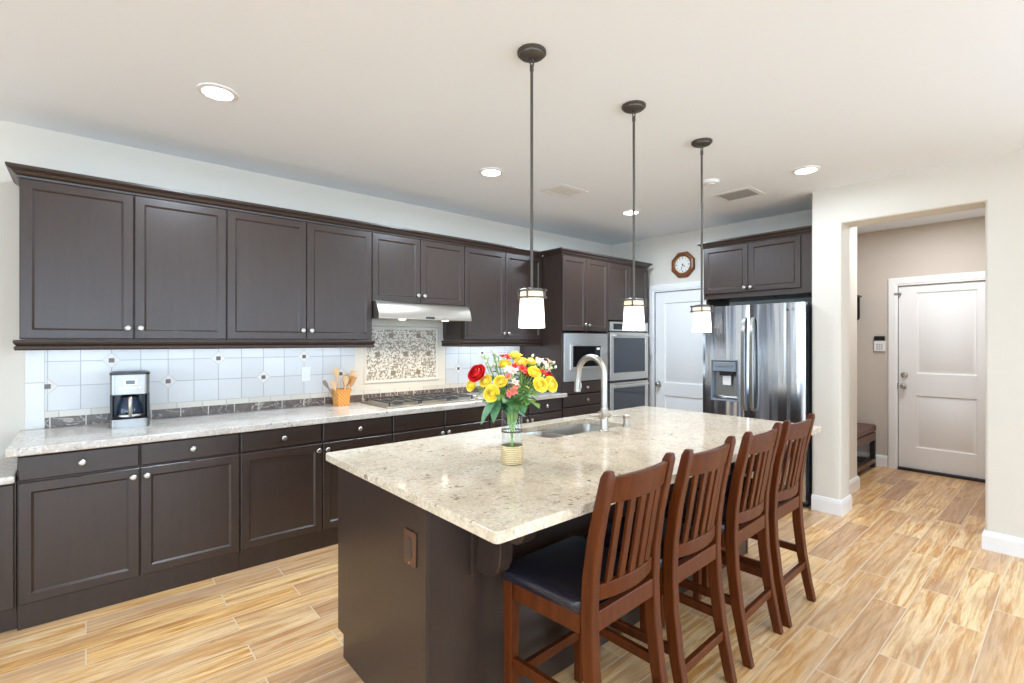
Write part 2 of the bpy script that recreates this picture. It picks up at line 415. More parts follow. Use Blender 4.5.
def tag(o, label=None, cat=None, group=None, kind=None):
    if label: o['label'] = label
    if cat: o['category'] = cat
    if group: o['group'] = group
    if kind: o['kind'] = kind
    return o
def thing(name, label, cat, loc=(0, 0, 0), rz=0.0, group=None):
    o = bpy.data.objects.new(name, None); COL.objects.link(o); o.empty_display_size = 0.05
    o.location = loc; o.rotation_euler = (0, 0, rz)
    return tag(o, label, cat, group)
KIDS = lambda o: [c for c in bpy.data.objects if c.parent == o]
def copy_tree(o, parent=None):
    c = o.copy(); COL.objects.link(c)
    if parent is not None: c.parent = parent
    for ch in KIDS(o): copy_tree(ch, c)
    return c
def structure(mb, name, m, **kw):
    return tag(mb.build(name, m, **kw), kind='structure')
def struct_empty(name, loc=(0, 0, 0), rz=0):
    o = bpy.data.objects.new(name, None); COL.objects.link(o); o.location = loc; o.rotation_euler = (0, 0, rz); o['kind'] = 'structure'; return o

# ------------------------------------------------------------------ room shell
CZ = 2.715; WY = 4.085; TF = 4.07; XE = 5.3
structure(MB().box(XL - 0.2, 7.1, YR - 0.2, WY + 0.15, -0.1, 0), 'floor', 'floor')
structure(MB().box(XL - 0.2, 7.1, YR - 0.2, WY + 0.15, CZ, CZ + 0.1), 'ceiling', 'ceiling')
structure(MB().box(XL - 0.15, XE + 0.1, WY, WY + 0.15, 0, CZ), 'wall_back', 'wall')
def wall_open(axis, a0, a1, t0, t1, opens, z0, z1, H=CZ):
    """a wall along an axis with rectangular openings"""
    mb = MB(); c = a0
    bx = (lambda u0, u1, za, zb: mb.box(u0, u1, t0, t1, za, zb)) if axis == 'x' else (lambda u0, u1, za, zb: mb.box(t0, t1, u0, u1, za, zb))
    for o0, o1 in opens:
        bx(c, o0, 0, H)
        if z0 > 0: bx(o0, o1, 0, z0)
        bx(o0, o1, z1, H); c = o1
    bx(c, a1, 0, H); return mb
structure(wall_open('y', YR, WY, XL - 0.15, XL, WIN_LEFT, 0.3, 2.2), 'wall_left', 'wall')
structure(wall_open('x', XL, 7.05, YR - 0.15, YR, WIN_REAR, 0.3, 2.2), 'wall_front', 'wall')
# far end wall with the pantry door opening (y 2.62..3.43)
PD0, PD1, PDZ = 2.615, 3.43, 2.04
structure(MB().prism([(1.51, 0), (PD0, 0), (PD0, PDZ), (PD1, PDZ), (PD1, 0), (WY, 0), (WY, CZ), (1.51, CZ)], XE, XE + 0.14, 'x'), 'wall_end', 'wall')
# pillar wall with the cased opening to the hall
structure(MB().prism([(1.51, -0.05), (1.29, -0.05), (1.29, 2.408), (0.43, 2.408), (0.43, -0.05), (-0.9, -0.05), (-0.9, 2.2), (-3.1, 2.2), (-3.1, -0.05), (YR, -0.05), (YR, CZ + 0.05), (1.51, CZ + 0.05)], 4.705, 4.95, 'x'), 'wall_right', 'wall', bev=0.018, seg=3)
structure(MB().box(4.93, 5.69, 1.42, 1.51, -0.05, CZ + 0.05), 'wall_alcove', 'wall', bev=0.018, seg=3)
structure(MB().box(5.44, 7.05, 1.95, 2.1, 0, CZ), 'wall_mudroom', 'hallwall')
structure(MB().box(5.441, 5.58, 1.511, 2.1, 0, CZ), 'wall_closet', 'hallwall')
structure(MB().box(4.95, 7.05, 0.1, 0.2, 0, CZ), 'wall_hall_right', 'hallwall')
HX = 6.93
HD0, HD1, HDZ = 0.535, 1.345, 2.062
structure(MB().prism([(0.2, 0), (HD0, 0), (HD0, HDZ), (HD1, HDZ), (HD1, 0), (2.0, 0), (2.0, CZ), (0.2, CZ)], HX, HX + 0.13, 'x'), 'wall_hall_back', 'hallwall')

# window frames in the wall behind and left of the camera
k = 1
for a, b in WIN_LEFT:
    mb = MB()
    for q in (a, (a + b) / 2 - 0.02, b - 0.04): mb.box(XL - 0.1, XL - 0.06, q, q + 0.04, 0.3, 2.2)
    mb.box(XL - 0.1, XL - 0.06, a, b, 0.3, 0.34).box(XL - 0.1, XL - 0.06, a, b, 2.16, 2.2)
    structure(mb, 'window_%d' % k, 'white'); k += 1
for a, b in WIN_REAR:
    mb = MB()
    for q in (a, (a + b) / 2 - 0.02, b - 0.04): mb.box(q, q + 0.04, YR - 0.1, YR - 0.06, 0.3, 2.2)
    mb.box(a, b, YR - 0.1, YR - 0.06, 0.3, 0.34).box(a, b, YR - 0.1, YR - 0.06, 2.16, 2.2)
    structure(mb, 'window_%d' % k, 'white'); k += 1
mb = MB()
for q in (-3.1, -2.03, -0.96): mb.box(4.85, 4.9, q, q + 0.06, 0.0, 2.2)
mb.box(4.85, 4.9, -3.1, -0.9, 2.14, 2.2).box(4.85, 4.9, -3.1, -0.9, 0.0, 0.06)
structure(mb, 'window_%d' % k, 'white')

# baseboards
BB = [(0, 0), (0.016, 0), (0.016, 0.098), (0.012, 0.112), (0.008, 0.122), (0.0, 0.13)]
def baseboard(name, path): structure(MB().sweep(path, BB), name, 'white')
baseboard('baseboard_pillar', [(4.705, 1.505), (4.705, 1.29), (4.95, 1.29)])
baseboard('baseboard_alcove', [(4.95, 1.42), (5.69, 1.42), (5.69, 1.505)])
baseboard('baseboard_right', [(4.95, 0.43), (4.705, 0.43), (4.705, -0.9)])
baseboard('baseboard_hall_back', [(HX, 1.945), (HX, HD1 + 0.095)])
baseboard('baseboard_mudroom', [(5.6, 1.95), (HX - 0.02, 1.95)])
baseboard('baseboard_end', [(XE, 2.52), (XE, 2.5)])

# ------------------------------------------------------------------ interior doors (face -y in local space, turned to face -x)
def door_leaf(W, H, panels, st):
    """stiles and rails around sunk, raised-field panels"""
    mb = MB(); T = 0.036
    zs = [0] + [v for p in panels for v in p] + [H]
    mb.box(0, st, 0, T, 0, H).box(W - st, W, 0, T, 0, H)
    for a, b in zip(zs[::2], zs[1::2]): mb.box(st, W - st, 0, T, a, b)
    for a, b in panels:
        q = lambda i, y: (st + i, W - st - i, a + i, b - i, y)
        mb.rings([q(0, 0.0), q(0.010, 0.014), q(0.020, 0.014), q(0.042, 0.004)], T - 0.004)
    return mb
def casing(W, H, cw=0.085):
    """door casing around an opening W x H, face at y=-0.02"""
    mb = MB()
    prof = [(0, 0), (0, -0.012), (0.018, -0.015), (0.024, -0.019), (cw - 0.012, -0.021), (cw, -0.014), (cw, 0)]
    loops = [[(-u, y, 0) for u, y in prof], [(-u, y, H + u) for u, y in prof], [(W + u, y, H + u) for u, y in prof], [(W + u, y, 0) for u, y in prof]]
    mb.loft(loops)
    mb.box(-0.012, 0, -0.002, 0.12, 0, H).box(W, W + 0.012, -0.002, 0.12, 0, H).box(-0.012, W + 0.012, -0.002, 0.12, H, H + 0.012)
    return mb
def door_knob(mb, x, z, r=0.028):
    mb.lathe([(0.033, 0.0), (0.033, -0.006), (0.012, -0.012), (0.012, -0.03), (r, -0.042), (r, -0.056), (0.018, -0.066), (0, -0.067)], (x, 0, z), 20, 'y'); return mb
d1 = struct_empty('door_1', (XE, PD1, 0), R(-90))
door_leaf(PD1 - PD0 - 0.004, 2.03, [(0.24, 0.78), (0.93, 1.895)], 0.12).build('door_leaf', 'white', d1, bev=0.0015, loc=(0.002, 0.01, 0.006))
door_knob(MB(), 0.055, 0.915).build('door_knob', 'nickel', d1, True, loc=(0, 0.01, 0))
c1 = casing(PD1 - PD0, PDZ); o = struct_empty('trim_1', (XE, PD1, 0), R(-90)); c1.build('door_casing', 'white', o)
d2 = struct_empty('door_2', (HX, HD1, 0), R(-90))
door_leaf(HD1 - HD0 - 0.004, 2.03, [(0.235, 0.812), (1.053, 1.948)], 0.155).build('door_leaf', 'white', d2, bev=0.0015, loc=(0.002, 0.012, 0.028))
door_knob(MB(), 0.05, 0.937).build('door_knob', 'nickel', d2, True, loc=(0, 0.012, 0))
MB().lathe([(0.032, 0), (0.032, -0.01), (0.026, -0.018), (0, -0.02)], (0.055, 0.012, 1.061), 20, 'y').box(0.05, 0.06, -0.022, -0.006, 1.045, 1.077).build('deadbolt', 'nickel', d2, True)
MB().box(0, HD1 - HD0, -0.03, 0.06, 0.0, 0.026).build('threshold', 'rubber', d2, bev=0.004)
MB().box(-0.03, 0.035, -0.03, -0.02, 1.965, 1.985).box(0.012, 0.03, -0.035, 0.012, 1.967, 1.983).build('latch', 'nickel', d2, bev=0.002)
MB().box(-0.004, 0.004, -0.022, -0.014, 0.9, 0.97).build('strike_plate', 'nickel', d2)
o = struct_empty('trim_2', (HX, HD1, 0), R(-90)); casing(HD1 - HD0, HDZ, 0.09).build('door_casing', 'white', o)

# ------------------------------------------------------------------ cabinets
KNOB = [(0.0075, 0), (0.0065, -0.010), (0.011, -0.015), (0.0155, -0.018), (0.0165, -0.023), (0.012, -0.028), (0, -0.0295)]
knob_src = None
def knob(parent, x, z, y=0.0):
    global knob_src
    if knob_src is None:
        mb = MB().lathe(KNOB, (0, 0, 0), 18, 'y'); o = mb.build('knob', 'nickel', parent, True); knob_src = o
    else:
        o = knob_src.copy(); COL.objects.link(o); o.parent = parent
    o.location = (x, y, z); return o
def cab_door(parent, x0, x1, z0, z1, y, kn=None, st=0.047, name='door', kb=0.065):
    W, H = x1 - x0, z1 - z0; q = lambda i, yy: (i, W - i, i, H - i, yy)
    o = MB().rings([q(0, 0.004), q(0.004, 0.0), q(st, 0.0), q(st + 0.002, 0.002), q(st + 0.010, 0.010)], 0.0199).build(name, 'esp', parent, loc=(x0, y, z0), bev=0.0008, seg=1)
    if kn:
        kx = 0.028 if 'l' in kn else W - 0.028; kz = H - 0.045 if 't' in kn else kb
        knob(o, kx, kz)
    return o
def drawer(parent, x0, x1, z0, z1, y, kn=True):
    W, H = x1 - x0, z1 - z0; q = lambda i, yy: (i, W - i, i, H - i, yy)
    o = MB().rings([q(0, 0.006), q(0.006, 0.0)], 0.0199).build('drawer', 'esp', parent, loc=(x0, y, z0), bev=0.0008, seg=1)
    if kn: knob(o, W / 2, H / 2)
    return o

BY, BD = 3.44, 3.42                       # base face frame, door face
def base_unit(x0, x1, label, cols, split=True, kn_drawer=True, top=0.872):
    t = thing('base_cabinet', label, 'cabinet', (x0, BY, 0)); W = x1 - x0
    MB().box(0, W, 0, WY - BY - 0.002, 0.10, top).build('body', 'esp', t)
    MB().box(0.0, W, 0.012, 0.03, 0, 0.1).build('toe_kick', 'esp', t)
    n = len(cols) - 1
    for i in range(n):
        a, b = cols[i] - x0 + 0.0025, cols[i + 1] - x0 - 0.0025
        drawer(t, a, b, 0.744, 0.866, -0.02, kn_drawer)
        cab_door(t, a, b, 0.132, 0.734, -0.02, ('t' + ('r' if i % 2 == 0 else 'l')))
    return t
B1 = base_unit(-0.256, 0.725, 'dark brown base cabinet under the coffee maker, two doors and two drawers', [-0.256, 0.228, 0.725])
B2 = base_unit(0.727, 1.763, 'dark brown base cabinet under the utensil basket, two doors and two drawers', [0.727, 1.235, 1.763])
B3 = base_unit(1.765, 2.70, 'dark brown base cabinet under the gas cooktop, drawer fronts without knobs', [1.765, 2.232, 2.70], kn_drawer=False)
B4 = base_unit(2.702, 3.636, 'dark brown base cabinet behind the bouquet, next to the microwave tower', [2.702, 3.17, 3.636])
# desk-height cabinet at the left edge
t = thing('desk_cabinet', 'low dark desk-height cabinet at the left edge, beside the taller base cabinets', 'cabinet', (-1.1, BY, 0))
MB().box(0, 0.84, 0, WY - BY - 0.002, 0.1, 0.742).build('body', 'esp', t)
MB().box(0, 0.84, 0.04, 0.06, 0, 0.1).build('toe_kick', 'esp', t)
for a, b, q in ((0.006, 0.417, 'tr'), (0.423, 0.834, 'tl')): cab_door(t, a, b, 0.125, 0.735, -0.02, q)
tag(MB().box(-1.12, -0.262, 3.395, TF, 0.743, 0.778).build('desk_countertop', 'granite2', bev=0.01, seg=3), 'pale speckled granite desk top at the left edge, lower than the long counter', 'countertop')
# long counter: nosed end in front of the microwave tower
CF = 3.388
poly = [(-0.295, CF), (3.66, CF), (3.682, CF + 0.006), (3.69, CF + 0.02), (3.682, CF + 0.03), (3.64, CF + 0.031), (3.64, TF - 0.001), (-0.295, TF - 0.001)]
tag(MB().prism(poly, 0.8735, 0.915, 'z').build('countertop', 'granite2', bev=0.012, seg=3), 'long pale granite countertop running along the tiled wall', 'countertop')

# upper cabinets
UY, UD = 3.73, 3.71
CROWN = [(0, 2.318), (0.008, 2.318), (0.010, 2.328), (0.022, 2.336), (0.030, 2.350), (0.046, 2.360), (0.050, 2.366), (0.050, 2.378), (0, 2.378)]
RAIL = [(-0.01, 1.388), (0.016, 1.388), (0.021, 1.396), (0.019, 1.408), (0.011, 1.414), (0.019, 1.421), (0.024, 1.432), (0.022, 1.444), (-0.01, 1.446)]
def upper_unit(name, x0, x1, zb, label, cols, crown_path=None, rail_path=None, kn='b', zt=2.312):
    t = thing(name, label, 'cabinet', (x0, UY, 0)); W = x1 - x0
    MB().box(0, W, 0, WY - UY - 0.002, zb - 0.004, 2.335).build('body', 'esp', t)
    for i in range(len(cols) - 1):
        cab_door(t, cols[i] - x0 + 0.0025, cols[i + 1] - x0 - 0.0025, zb, zt, -0.02, kn + ('r' if i % 2 == 0 else 'l'))
    MB().sweep(crown_path or [(0, 0), (W, 0)], CROWN).build('crown_moulding', 'esp', t)
    if zb < 1.6: MB().sweep(rail_path or [(0, 0), (W, 0)], RAIL).build('light_rail', 'esp', t)
    return t
D = WY - UY - 0.002
U1 = upper_unit('kitchen_cabinet', -0.27, 0.708, 1.452, 'dark brown wall cabinet with two doors above the coffee maker', [-0.27, 0.219, 0.708], [(0, D), (0, 0), (0.978, 0)], [(0, D), (0, 0), (0.978, 0)])
U2 = upper_unit('kitchen_cabinet', 0.709, 1.734, 1.452, 'dark brown wall cabinet with two doors just left of the range hood', [0.709, 1.225, 1.734], None, [(0, 0), (1.025, 0), (1.025, D)])
U3 = upper_unit('kitchen_cabinet', 1.735, 2.639, 1.764, 'short dark brown wall cabinet with two doors above the range hood', [1.735, 2.177, 2.639])
U4 = upper_unit('kitchen_cabinet', 2.64, 3.636, 1.452, 'dark brown wall cabinet between the range hood and microwave tower', [2.64, 3.135, 3.636], None, [(0, D), (0, 0), (0.996, 0)])
# sunk panel on the visible end of the cabinet right of the hood
o = MB(); q = lambda i, x: [(x, 0.03 + i, 1.47 + i), (x, D - 0.01 - i, 1.47 + i), (x, D - 0.01 - i, 1.745 - i), (x, 0.03 + i, 1.745 - i)]
o.loft([q(0, 0.0), q(0.0, -0.006), q(0.03, -0.006), q(0.036, -0.001)]).build('end_panel', 'esp', U4)

# tall towers
TY = 3.44
def shell(mb, W, dep, z0, z1, decks, rails):
    mb.box(0, 0.018, 0, dep, z0, z1).box(W - 0.018, W, 0, dep, z0, z1).box(0.018, W - 0.018, dep - 0.012, dep, z0, z1)
    for d in decks: mb.box(0.018, W - 0.018, 0, dep - 0.012, d - 0.009, d + 0.009)
    for a, b in rails: mb.box(0.018, W - 0.018, 0, 0.018, a, b)
    return mb
TD = WY - TY - 0.002
TW = 4.376 - 3.642
T1 = thing('microwave_tower', 'tall dark cabinet holding the built-in microwave, drawers below', 'cabinet', (3.642, TY, 0))
shell(MB(), TW, TD, 0.1, 2.335, [0.109, 1.0, 1.54, 2.326], [(0.99, 1.022), (1.522, 1.56)]).build('body', 'esp', T1)
MB().box(0, TW, 0.012, 0.03, 0, 0.1).build('toe_kick', 'esp', T1)
cab_door(T1, 0.004, TW / 2 - 0.002, 1.545, 2.312, -0.02, 'br'); cab_door(T1, TW / 2 + 0.002, TW - 0.004, 1.545, 2.312, -0.02, 'bl')
for a, b in ((0.13, 0.44), (0.45, 0.755), (0.763, 0.883), (0.891, 1.012)): drawer(T1, 0.006, TW - 0.006, a, b, -0.02)
MB().sweep([(0, 0.2405), (0, 0), (TW, 0)], CROWN).build('crown_moulding', 'esp', T1)
OW = 5.138 - 4.378
T2 = thing('oven_tower', 'tall dark cabinet holding the double wall oven, beside the pantry door', 'cabinet', (4.378, TY, 0))
shell(MB(), OW, TD, 0.1, 2.335, [0.109, 0.31, 1.672, 2.326], [(0.3, 0.325), (1.66, 1.69)]).build('body', 'esp', T2)
MB().box(0, OW, 0.012, 0.03, 0, 0.1).build('toe_kick', 'esp', T2)
cab_door(T2, 0.004, OW / 2 - 0.002, 1.675, 2.312, -0.02, 'br'); cab_door(T2, OW / 2 + 0.002, OW - 0.004, 1.675, 2.312, -0.02, 'bl')
drawer(T2, 0.006, OW - 0.006, 0.13, 0.305, -0.02)
MB().sweep([(0, 0), (OW, 0), (OW, TD)], CROWN).build('crown_moulding', 'esp', T2)

def frame_rings(mb, x0, x1, z0, z1, wl, wr, wb, wt, y, d, yb):
    """a picture-frame trim: outer to inner opening sunk to d"""
    A = lambda yy: [(x0, yy, z0), (x1, yy, z0), (x1, yy, z1), (x0, yy, z1)]
    B = lambda yy: [(x0 + wl, yy, z0 + wb), (x1 - wr, yy, z0 + wb), (x1 - wr, yy, z1 - wt), (x0 + wl, yy, z1 - wt)]
    return mb.loft([A(yb), A(y), B(y), B(d)], True, True, True)
# microwave
mw = thing('microwave', 'stainless built-in microwave with wide trim frame, in the tall cabinet', 'microwave', (3.66, TY, 1.024))
MB().box(0.06, 0.64, 0.01, 0.42, 0.02, 0.47).build('casing', 'charcoal', mw)
frame_rings(MB(), 0, 0.698, 0, 0.496, 0.085, 0.095, 0.115, 0.10, -0.022, -0.012, -0.001).build('trim_frame', 'appliance_steel', mw, bev=0.003)
o = frame_rings(MB(), 0.086, 0.602, 0.117, 0.394, 0.038, 0.03, 0.03, 0.03, -0.032, -0.026, -0.011).build('door', 'appliance_steel', mw, bev=0.003)
MB().box(0.126, 0.48, -0.0285, -0.025, 0.149, 0.362).build('door_glass', 'blackglass', o)
MB().box(0.484, 0.570, -0.029, -0.025, 0.149, 0.362).build('control_panel', 'black', o)
MB().box(0.505, 0.552, -0.0305, -0.028, 0.325, 0.345).build('clock_display', 'display', o)
# double oven
ov = thing('double_oven', 'stainless double wall oven with two dark glass doors', 'oven', (4.393, TY, 0.327))
ODW = 0.73
MB().box(0.02, ODW - 0.02, 0.005, 0.55, 0.0, 1.32).build('casing', 'charcoal', ov)
frame_rings(MB(), 0, ODW, 1.228, 1.33, 0.06, 0.06, 0.012, 0.016, -0.03, -0.026, 0.004).build('control_panel', 'appliance_steel', ov, bev=0.003)
MB().box(0.064, ODW - 0.064, -0.0275, -0.025, 1.244, 1.31).build('control_glass', 'blackglass', ov)
for z0, z1 in ((0.671, 1.212), (0.02, 0.645)):
    o = frame_rings(MB(), 0, ODW, z0, z1, 0.062, 0.062, 0.085 if z0 > 0.3 else 0.06, 0.06, -0.034, -0.028, 0.004).build('oven_door', 'appliance_steel', ov, bev=0.004)
    MB().box(0.064, ODW - 0.064, -0.0305, -0.027, z0 + (0.087 if z0 > 0.3 else 0.062), z1 - 0.062).build('door_glass', 'ovenglass', o)
    MB().tube([(0.05 + (ODW - 0.1) * i / 12, -0.072 - 0.014 * math.sin(PI * i / 12), z1 - 0.032) for i in range(13)], 0.011, 12).box(0.055, 0.075, -0.075, -0.03, z1 - 0.04, z1 - 0.024).box(ODW - 0.075, ODW - 0.055, -0.075, -0.03, z1 - 0.04, z1 - 0.024).build('handle', 'appliance_steel', o, True)

# fridge cabinet
FC = thing('fridge_cabinet', 'dark cabinet with two doors above the stainless refrigerator', 'cabinet', (4.78, 2.52, 0), R(-90))
FW = 1.0
MB().box(0, FW, 0, XE - 4.78 - 0.002, 1.862, 2.405).build('body', 'esp', FC)
cab_door(FC, 0.006, 0.449, 1.912, 2.376, -0.02, 'br', kb=0.04); cab_door(FC, 0.452, 0.907, 1.912, 2.376, -0.02, 'bl', kb=0.04)
MB().box(0.912, FW - 0.004, -0.01, 0, 1.87, 2.376).build('filler_strip', 'esp', FC)
CR2 = [(o_, z + 0.062) for o_, z in CROWN]
MB().sweep([(0, XE - 4.78 - 0.002), (0, 0), (FW, 0)], CR2).build('crown_moulding', 'esp', FC)
MB().box(0, 0.02, 0.05, XE - 4.78 - 0.002, 0.0, 1.861).build('side_panel', 'esp', FC)

# ------------------------------------------------------------------ backsplash
bs = thing('backsplash', 'white tiled backsplash with dark marble band below the wall cabinets', 'backsplash', (0, WY, 0.915))
Z = lambda z: z - 0.915
def bsbox(name, m, x0, x1, z0, z1, y=TF, par=bs): return MB().box(x0, x1, y - WY, -0.0005, Z(z0), Z(z1)).build(name, m, par)
bsbox('field_tile', 'tile', -0.186, 1.742, 1.0155, 1.447); bsbox('field_tile', 'tile', 2.664, 3.64, 1.0155, 1.447)
bsbox('end_tile', 'tile_left', -0.27, -0.187, 0.9155, 1.447)
bsbox('cap_tile', 'cap', -0.186, 3.64, 0.977, 1.0150)
bsbox('marble_band', 'marble', -0.186, 3.64, 0.9155, 0.9765)
bsbox('mosaic_surround', 'pencil', 1.743, 2.663, 1.0155, 1.758)
MS = MB().box(1.85, 2.55, TF - WY - 0.003, -0.012, Z(1.095), Z(1.545)).build('mosaic_panel', 'mosaic', bs)
fr = MB(); P4 = lambda i, y: [(1.82 + i, y, Z(1.065 + i)), (2.58 - i, y, Z(1.065 + i)), (2.58 - i, y, Z(1.575 - i)), (1.82 + i, y, Z(1.575 - i))]
fr.loft([P4(0, -0.0145), P4(0.004, -0.023), P4(0.012, -0.026), P4(0.022, -0.022), P4(0.03, -0.0175)], True, False, False).build('mosaic_frame', 'pencil', bs, True)
for cx, cz in ((2.08, 1.49), (2.36, 1.49), (1.95, 1.32), (2.225, 1.32), (2.47, 1.32), (2.1, 1.15), (2.36, 1.15)):
    MB().box(cx - 0.022, cx + 0.022, TF - WY - 0.0045, -0.014, Z(cz - 0.022), Z(cz + 0.022)).build('mosaic_inset', 'inset_bronze', MS)
for i in range(26):
    x = TILE_X0 + 0.1495 * i
    z = 1.165 if i % 4 == 0 else (1.315 if i % 4 == 2 else None)
    if z is None or 1.74 < x < 2.67 or x > 3.62: continue
    dm = lambda r: [(x - r, Z(z)), (x, Z(z) - r), (x + r, Z(z)), (x, Z(z) + r)] if x > -0.1 else [(x, Z(z) - r), (x + r, Z(z)), (x, Z(z) + r)]
    o = MB().prism(dm(0.045), TF - WY - 0.0013, -0.01, 'y').build('diamond_tile', 'inset_light', bs)
    MB().prism(dm(0.049), TF - WY - 0.0006, -0.01, 'y').build('joint', 'grout_line', o)
    MB().box(x - 0.014, x + 0.014, TF - WY - 0.003, -0.01, Z(z) - 0.014, Z(z) + 0.014).build('inset', 'inset_dark', o)

t = thing('wall_outlet', 'white outlet plate on the tiled wall left of the utensil basket', 'outlet', (1.335, TF, 1.173))
MB().box(-0.036, 0.036, -0.006, -0.0003, -0.058, 0.058).build('cover_plate', 'lightplastic', t, bev=0.003)
for dz in (-0.022, 0.022): MB().box(-0.016, 0.016, -0.0085, -0.005, dz - 0.014, dz + 0.014).build('socket', 'lightplastic', t, bev=0.004)

# ------------------------------------------------------------------ range hood
h = thing('range_hood', 'stainless under-cabinet range hood above the gas cooktop', 'range hood', (1.737, WY, 1.618))
HW = 0.900; yf = 3.60 - WY
prof = [(-0.002, 0.142), (3.665 - WY, 0.142), (3.645 - WY, 0.128), (3.625 - WY, 0.09), (yf, 0.035), (yf, 0.0), (yf + 0.02, 0.0), (-0.002, 0.012)]
MB().prism(prof, 0, HW, 'x').build('canopy', 'steel_h', h, bev=0.004)
MB().box(0.425, 0.51, yf - 0.001, yf + 0.006, 0.008, 0.026).build('switch_panel', 'black', h)
for x in (0.235, 0.655): MB().lathe([(0.028, 0.012), (0.028, -0.002), (0.0, -0.002)], (x, yf + 0.06, 0), 20).build('hood_light', 'hoodlens', h)
for x in (0.235, 0.655):
    lamp('hood_lamp', 'SPOT', (1.737 + x, 3.66, 1.605), 12, (1, 0.86, 0.66), (0, 0, 0), spot_size=R(130), spot_blend=0.8, shadow_soft_size=0.03)

# under-cabinet strips
for x0, x1, p in ((-0.2, 1.68, 1.5), (2.72, 3.58, 1.4)):
    lamp('under_cabinet_strip', 'AREA', ((x0 + x1) / 2, 3.93, 1.44), p, (0.80, 0.90, 1.0), (0, 0, 0), shape='RECTANGLE', size=x1 - x0, size_y=0.03)

# ------------------------------------------------------------------ cooktop
ck = thing('cooktop', 'stainless gas cooktop with iron grates set into the long counter', 'cooktop', (1.76, 3.50, 0.9152))
MB().box(0, 0.93, 0, 0.50, 0, 0.012).build('top_plate', 'steel_h', ck, bev=0.005)
burn = [(0.17, 0.36, 0.04), (0.17, 0.15, 0.034), (0.46, 0.27, 0.055), (0.72, 0.37, 0.04), (0.72, 0.16, 0.034)]
for x, y, r in burn:
    MB().lathe([(r * 1.3, 0.0121), (r * 1.3, 0.017), (r, 0.02), (r, 0.027), (r * 0.9, 0.031), (0, 0.031)], (x, y, 0), 20).build('burner', 'iron', ck, True)
for gx0, gx1 in ((0.04, 0.315), (0.325, 0.595), (0.605, 0.85)):
    g = MB(); y0, y1, zt = 0.05, 0.47, 0.042
    for x in (gx0, gx1 - 0.01): g.box(x, x + 0.01, y0, y1, zt - 0.01, zt)
    for y in (y0, (y0 + y1) / 2, y1 - 0.01): g.box(gx0, gx1, y, y + 0.01, zt - 0.01, zt)
    for f in (0.33, 0.67):
        x = gx0 + (gx1 - gx0) * f; g.box(x, x + 0.008, y0, y1, zt - 0.008, zt)
    for x in (gx0, gx1 - 0.01):
        for y in (y0, y1 - 0.01): g.box(x, x + 0.01, y, y + 0.01, 0.012, zt)
    g.build('grate', 'iron', ck)
for i in range(5): MB().lathe([(0.019, 0.0121), (0.018, 0.03), (0.014, 0.034), (0, 0.034)], (0.892, 0.07 + 0.088 * i, 0), 18).build('knob', 'nickel', ck, True)

# ------------------------------------------------------------------ coffee maker
cm = thing('coffee_maker', 'stainless and black drip coffee maker on the long counter', 'coffee maker', (0.204, 3.775, 0.9152), R(-2))
rr = lambda x0, x1, y0, y1, r, z: [(x, y, z) for cx, cy, a0 in ((x1 - r, y1 - r, 0), (x0 + r, y1 - r, 90), (x0 + r, y0 + r, 180), (x1 - r, y0 + r, 270)) for a in range(0, 91, 15) for x, y in [(cx + r * math.cos(R(a0 + a)), cy + r * math.sin(R(a0 + a)))]]
HWc = 0.096
MB().loft([rr(-HWc, HWc, 0, 0.2, 0.03, 0.0), rr(-HWc, HWc, 0, 0.2, 0.03, 0.05)]).build('base', 'steel', cm, True)
MB().loft([rr(-HWc, HWc, 0.13, 0.2, 0.02, 0.0505), rr(-HWc, HWc, 0.13, 0.2, 0.02, 0.2)]).box(-HWc, -HWc + 0.012, 0.03, 0.14, 0.0505, 0.2).box(HWc - 0.012, HWc, 0.03, 0.14, 0.0505, 0.2).build('column', 'black', cm, True)
MB().loft([rr(-HWc, HWc, 0, 0.2, 0.03, 0.2005), rr(-HWc, HWc, 0, 0.2, 0.03, 0.318)]).build('head', 'steel', cm, True)
MB().loft([rr(-HWc - 0.002, HWc + 0.002, -0.002, 0.202, 0.03, 0.3185), rr(-HWc - 0.002, HWc + 0.002, -0.002, 0.202, 0.03, 0.33), rr(-HWc + 0.02, HWc - 0.02, 0.02, 0.18, 0.03, 0.337)]).build('lid', 'black', cm, True)
MB().box(-0.034, 0.034, -0.004, 0.002, 0.254, 0.292).build('display_bezel', 'nickel', cm, bev=0.002)
MB().box(-0.022, 0.022, -0.0055, -0.003, 0.262, 0.285).build('display', 'blackglass', cm)
for i in range(5): MB().lathe([(0.007, 0.001), (0.007, -0.005), (0, -0.006)], (-0.045 + 0.0225 * i, 0, 0.238), 12, 'y').build('button', 'chrome', cm, True)
cf = thing('glass_carafe', 'glass coffee carafe with steel handle inside the coffee maker', 'carafe', (0.204 + 0.066 * math.sin(R(2)), 3.775 + 0.066 * math.cos(R(2)), 0.9655 + 0.0003), R(-2))
MB().lathe([(0.05, 0.0), (0.064, 0.008), (0.067, 0.04), (0.060, 0.085), (0.047, 0.115), (0.045, 0.125), (0.042, 0.125), (0.044, 0.114), (0.057, 0.084), (0.064, 0.04), (0.061, 0.011), (0.0, 0.004)], n=28, cap0=True, cap1=False).build('pot', 'carafe', cf, True)
MB().lathe([(0.046, 0.126), (0.048, 0.132), (0.03, 0.14), (0.0, 0.141)], n=24).build('lid', 'black', cf, True)
MB().tube([(0, -0.046, 0.128), (0, -0.085, 0.126), (0, -0.094, 0.1), (0, -0.09, 0.05), (0, -0.07, 0.014)], [0.010, 0.011, 0.011, 0.010, 0.007], 10).build('handle', 'nickel', cf, True)
MB().lathe([(0.0655, 0.012), (0.068, 0.014), (0.068, 0.024), (0.0665, 0.026)], n=28, cap0=False, cap1=False).build('band', 'nickel', cf, True)

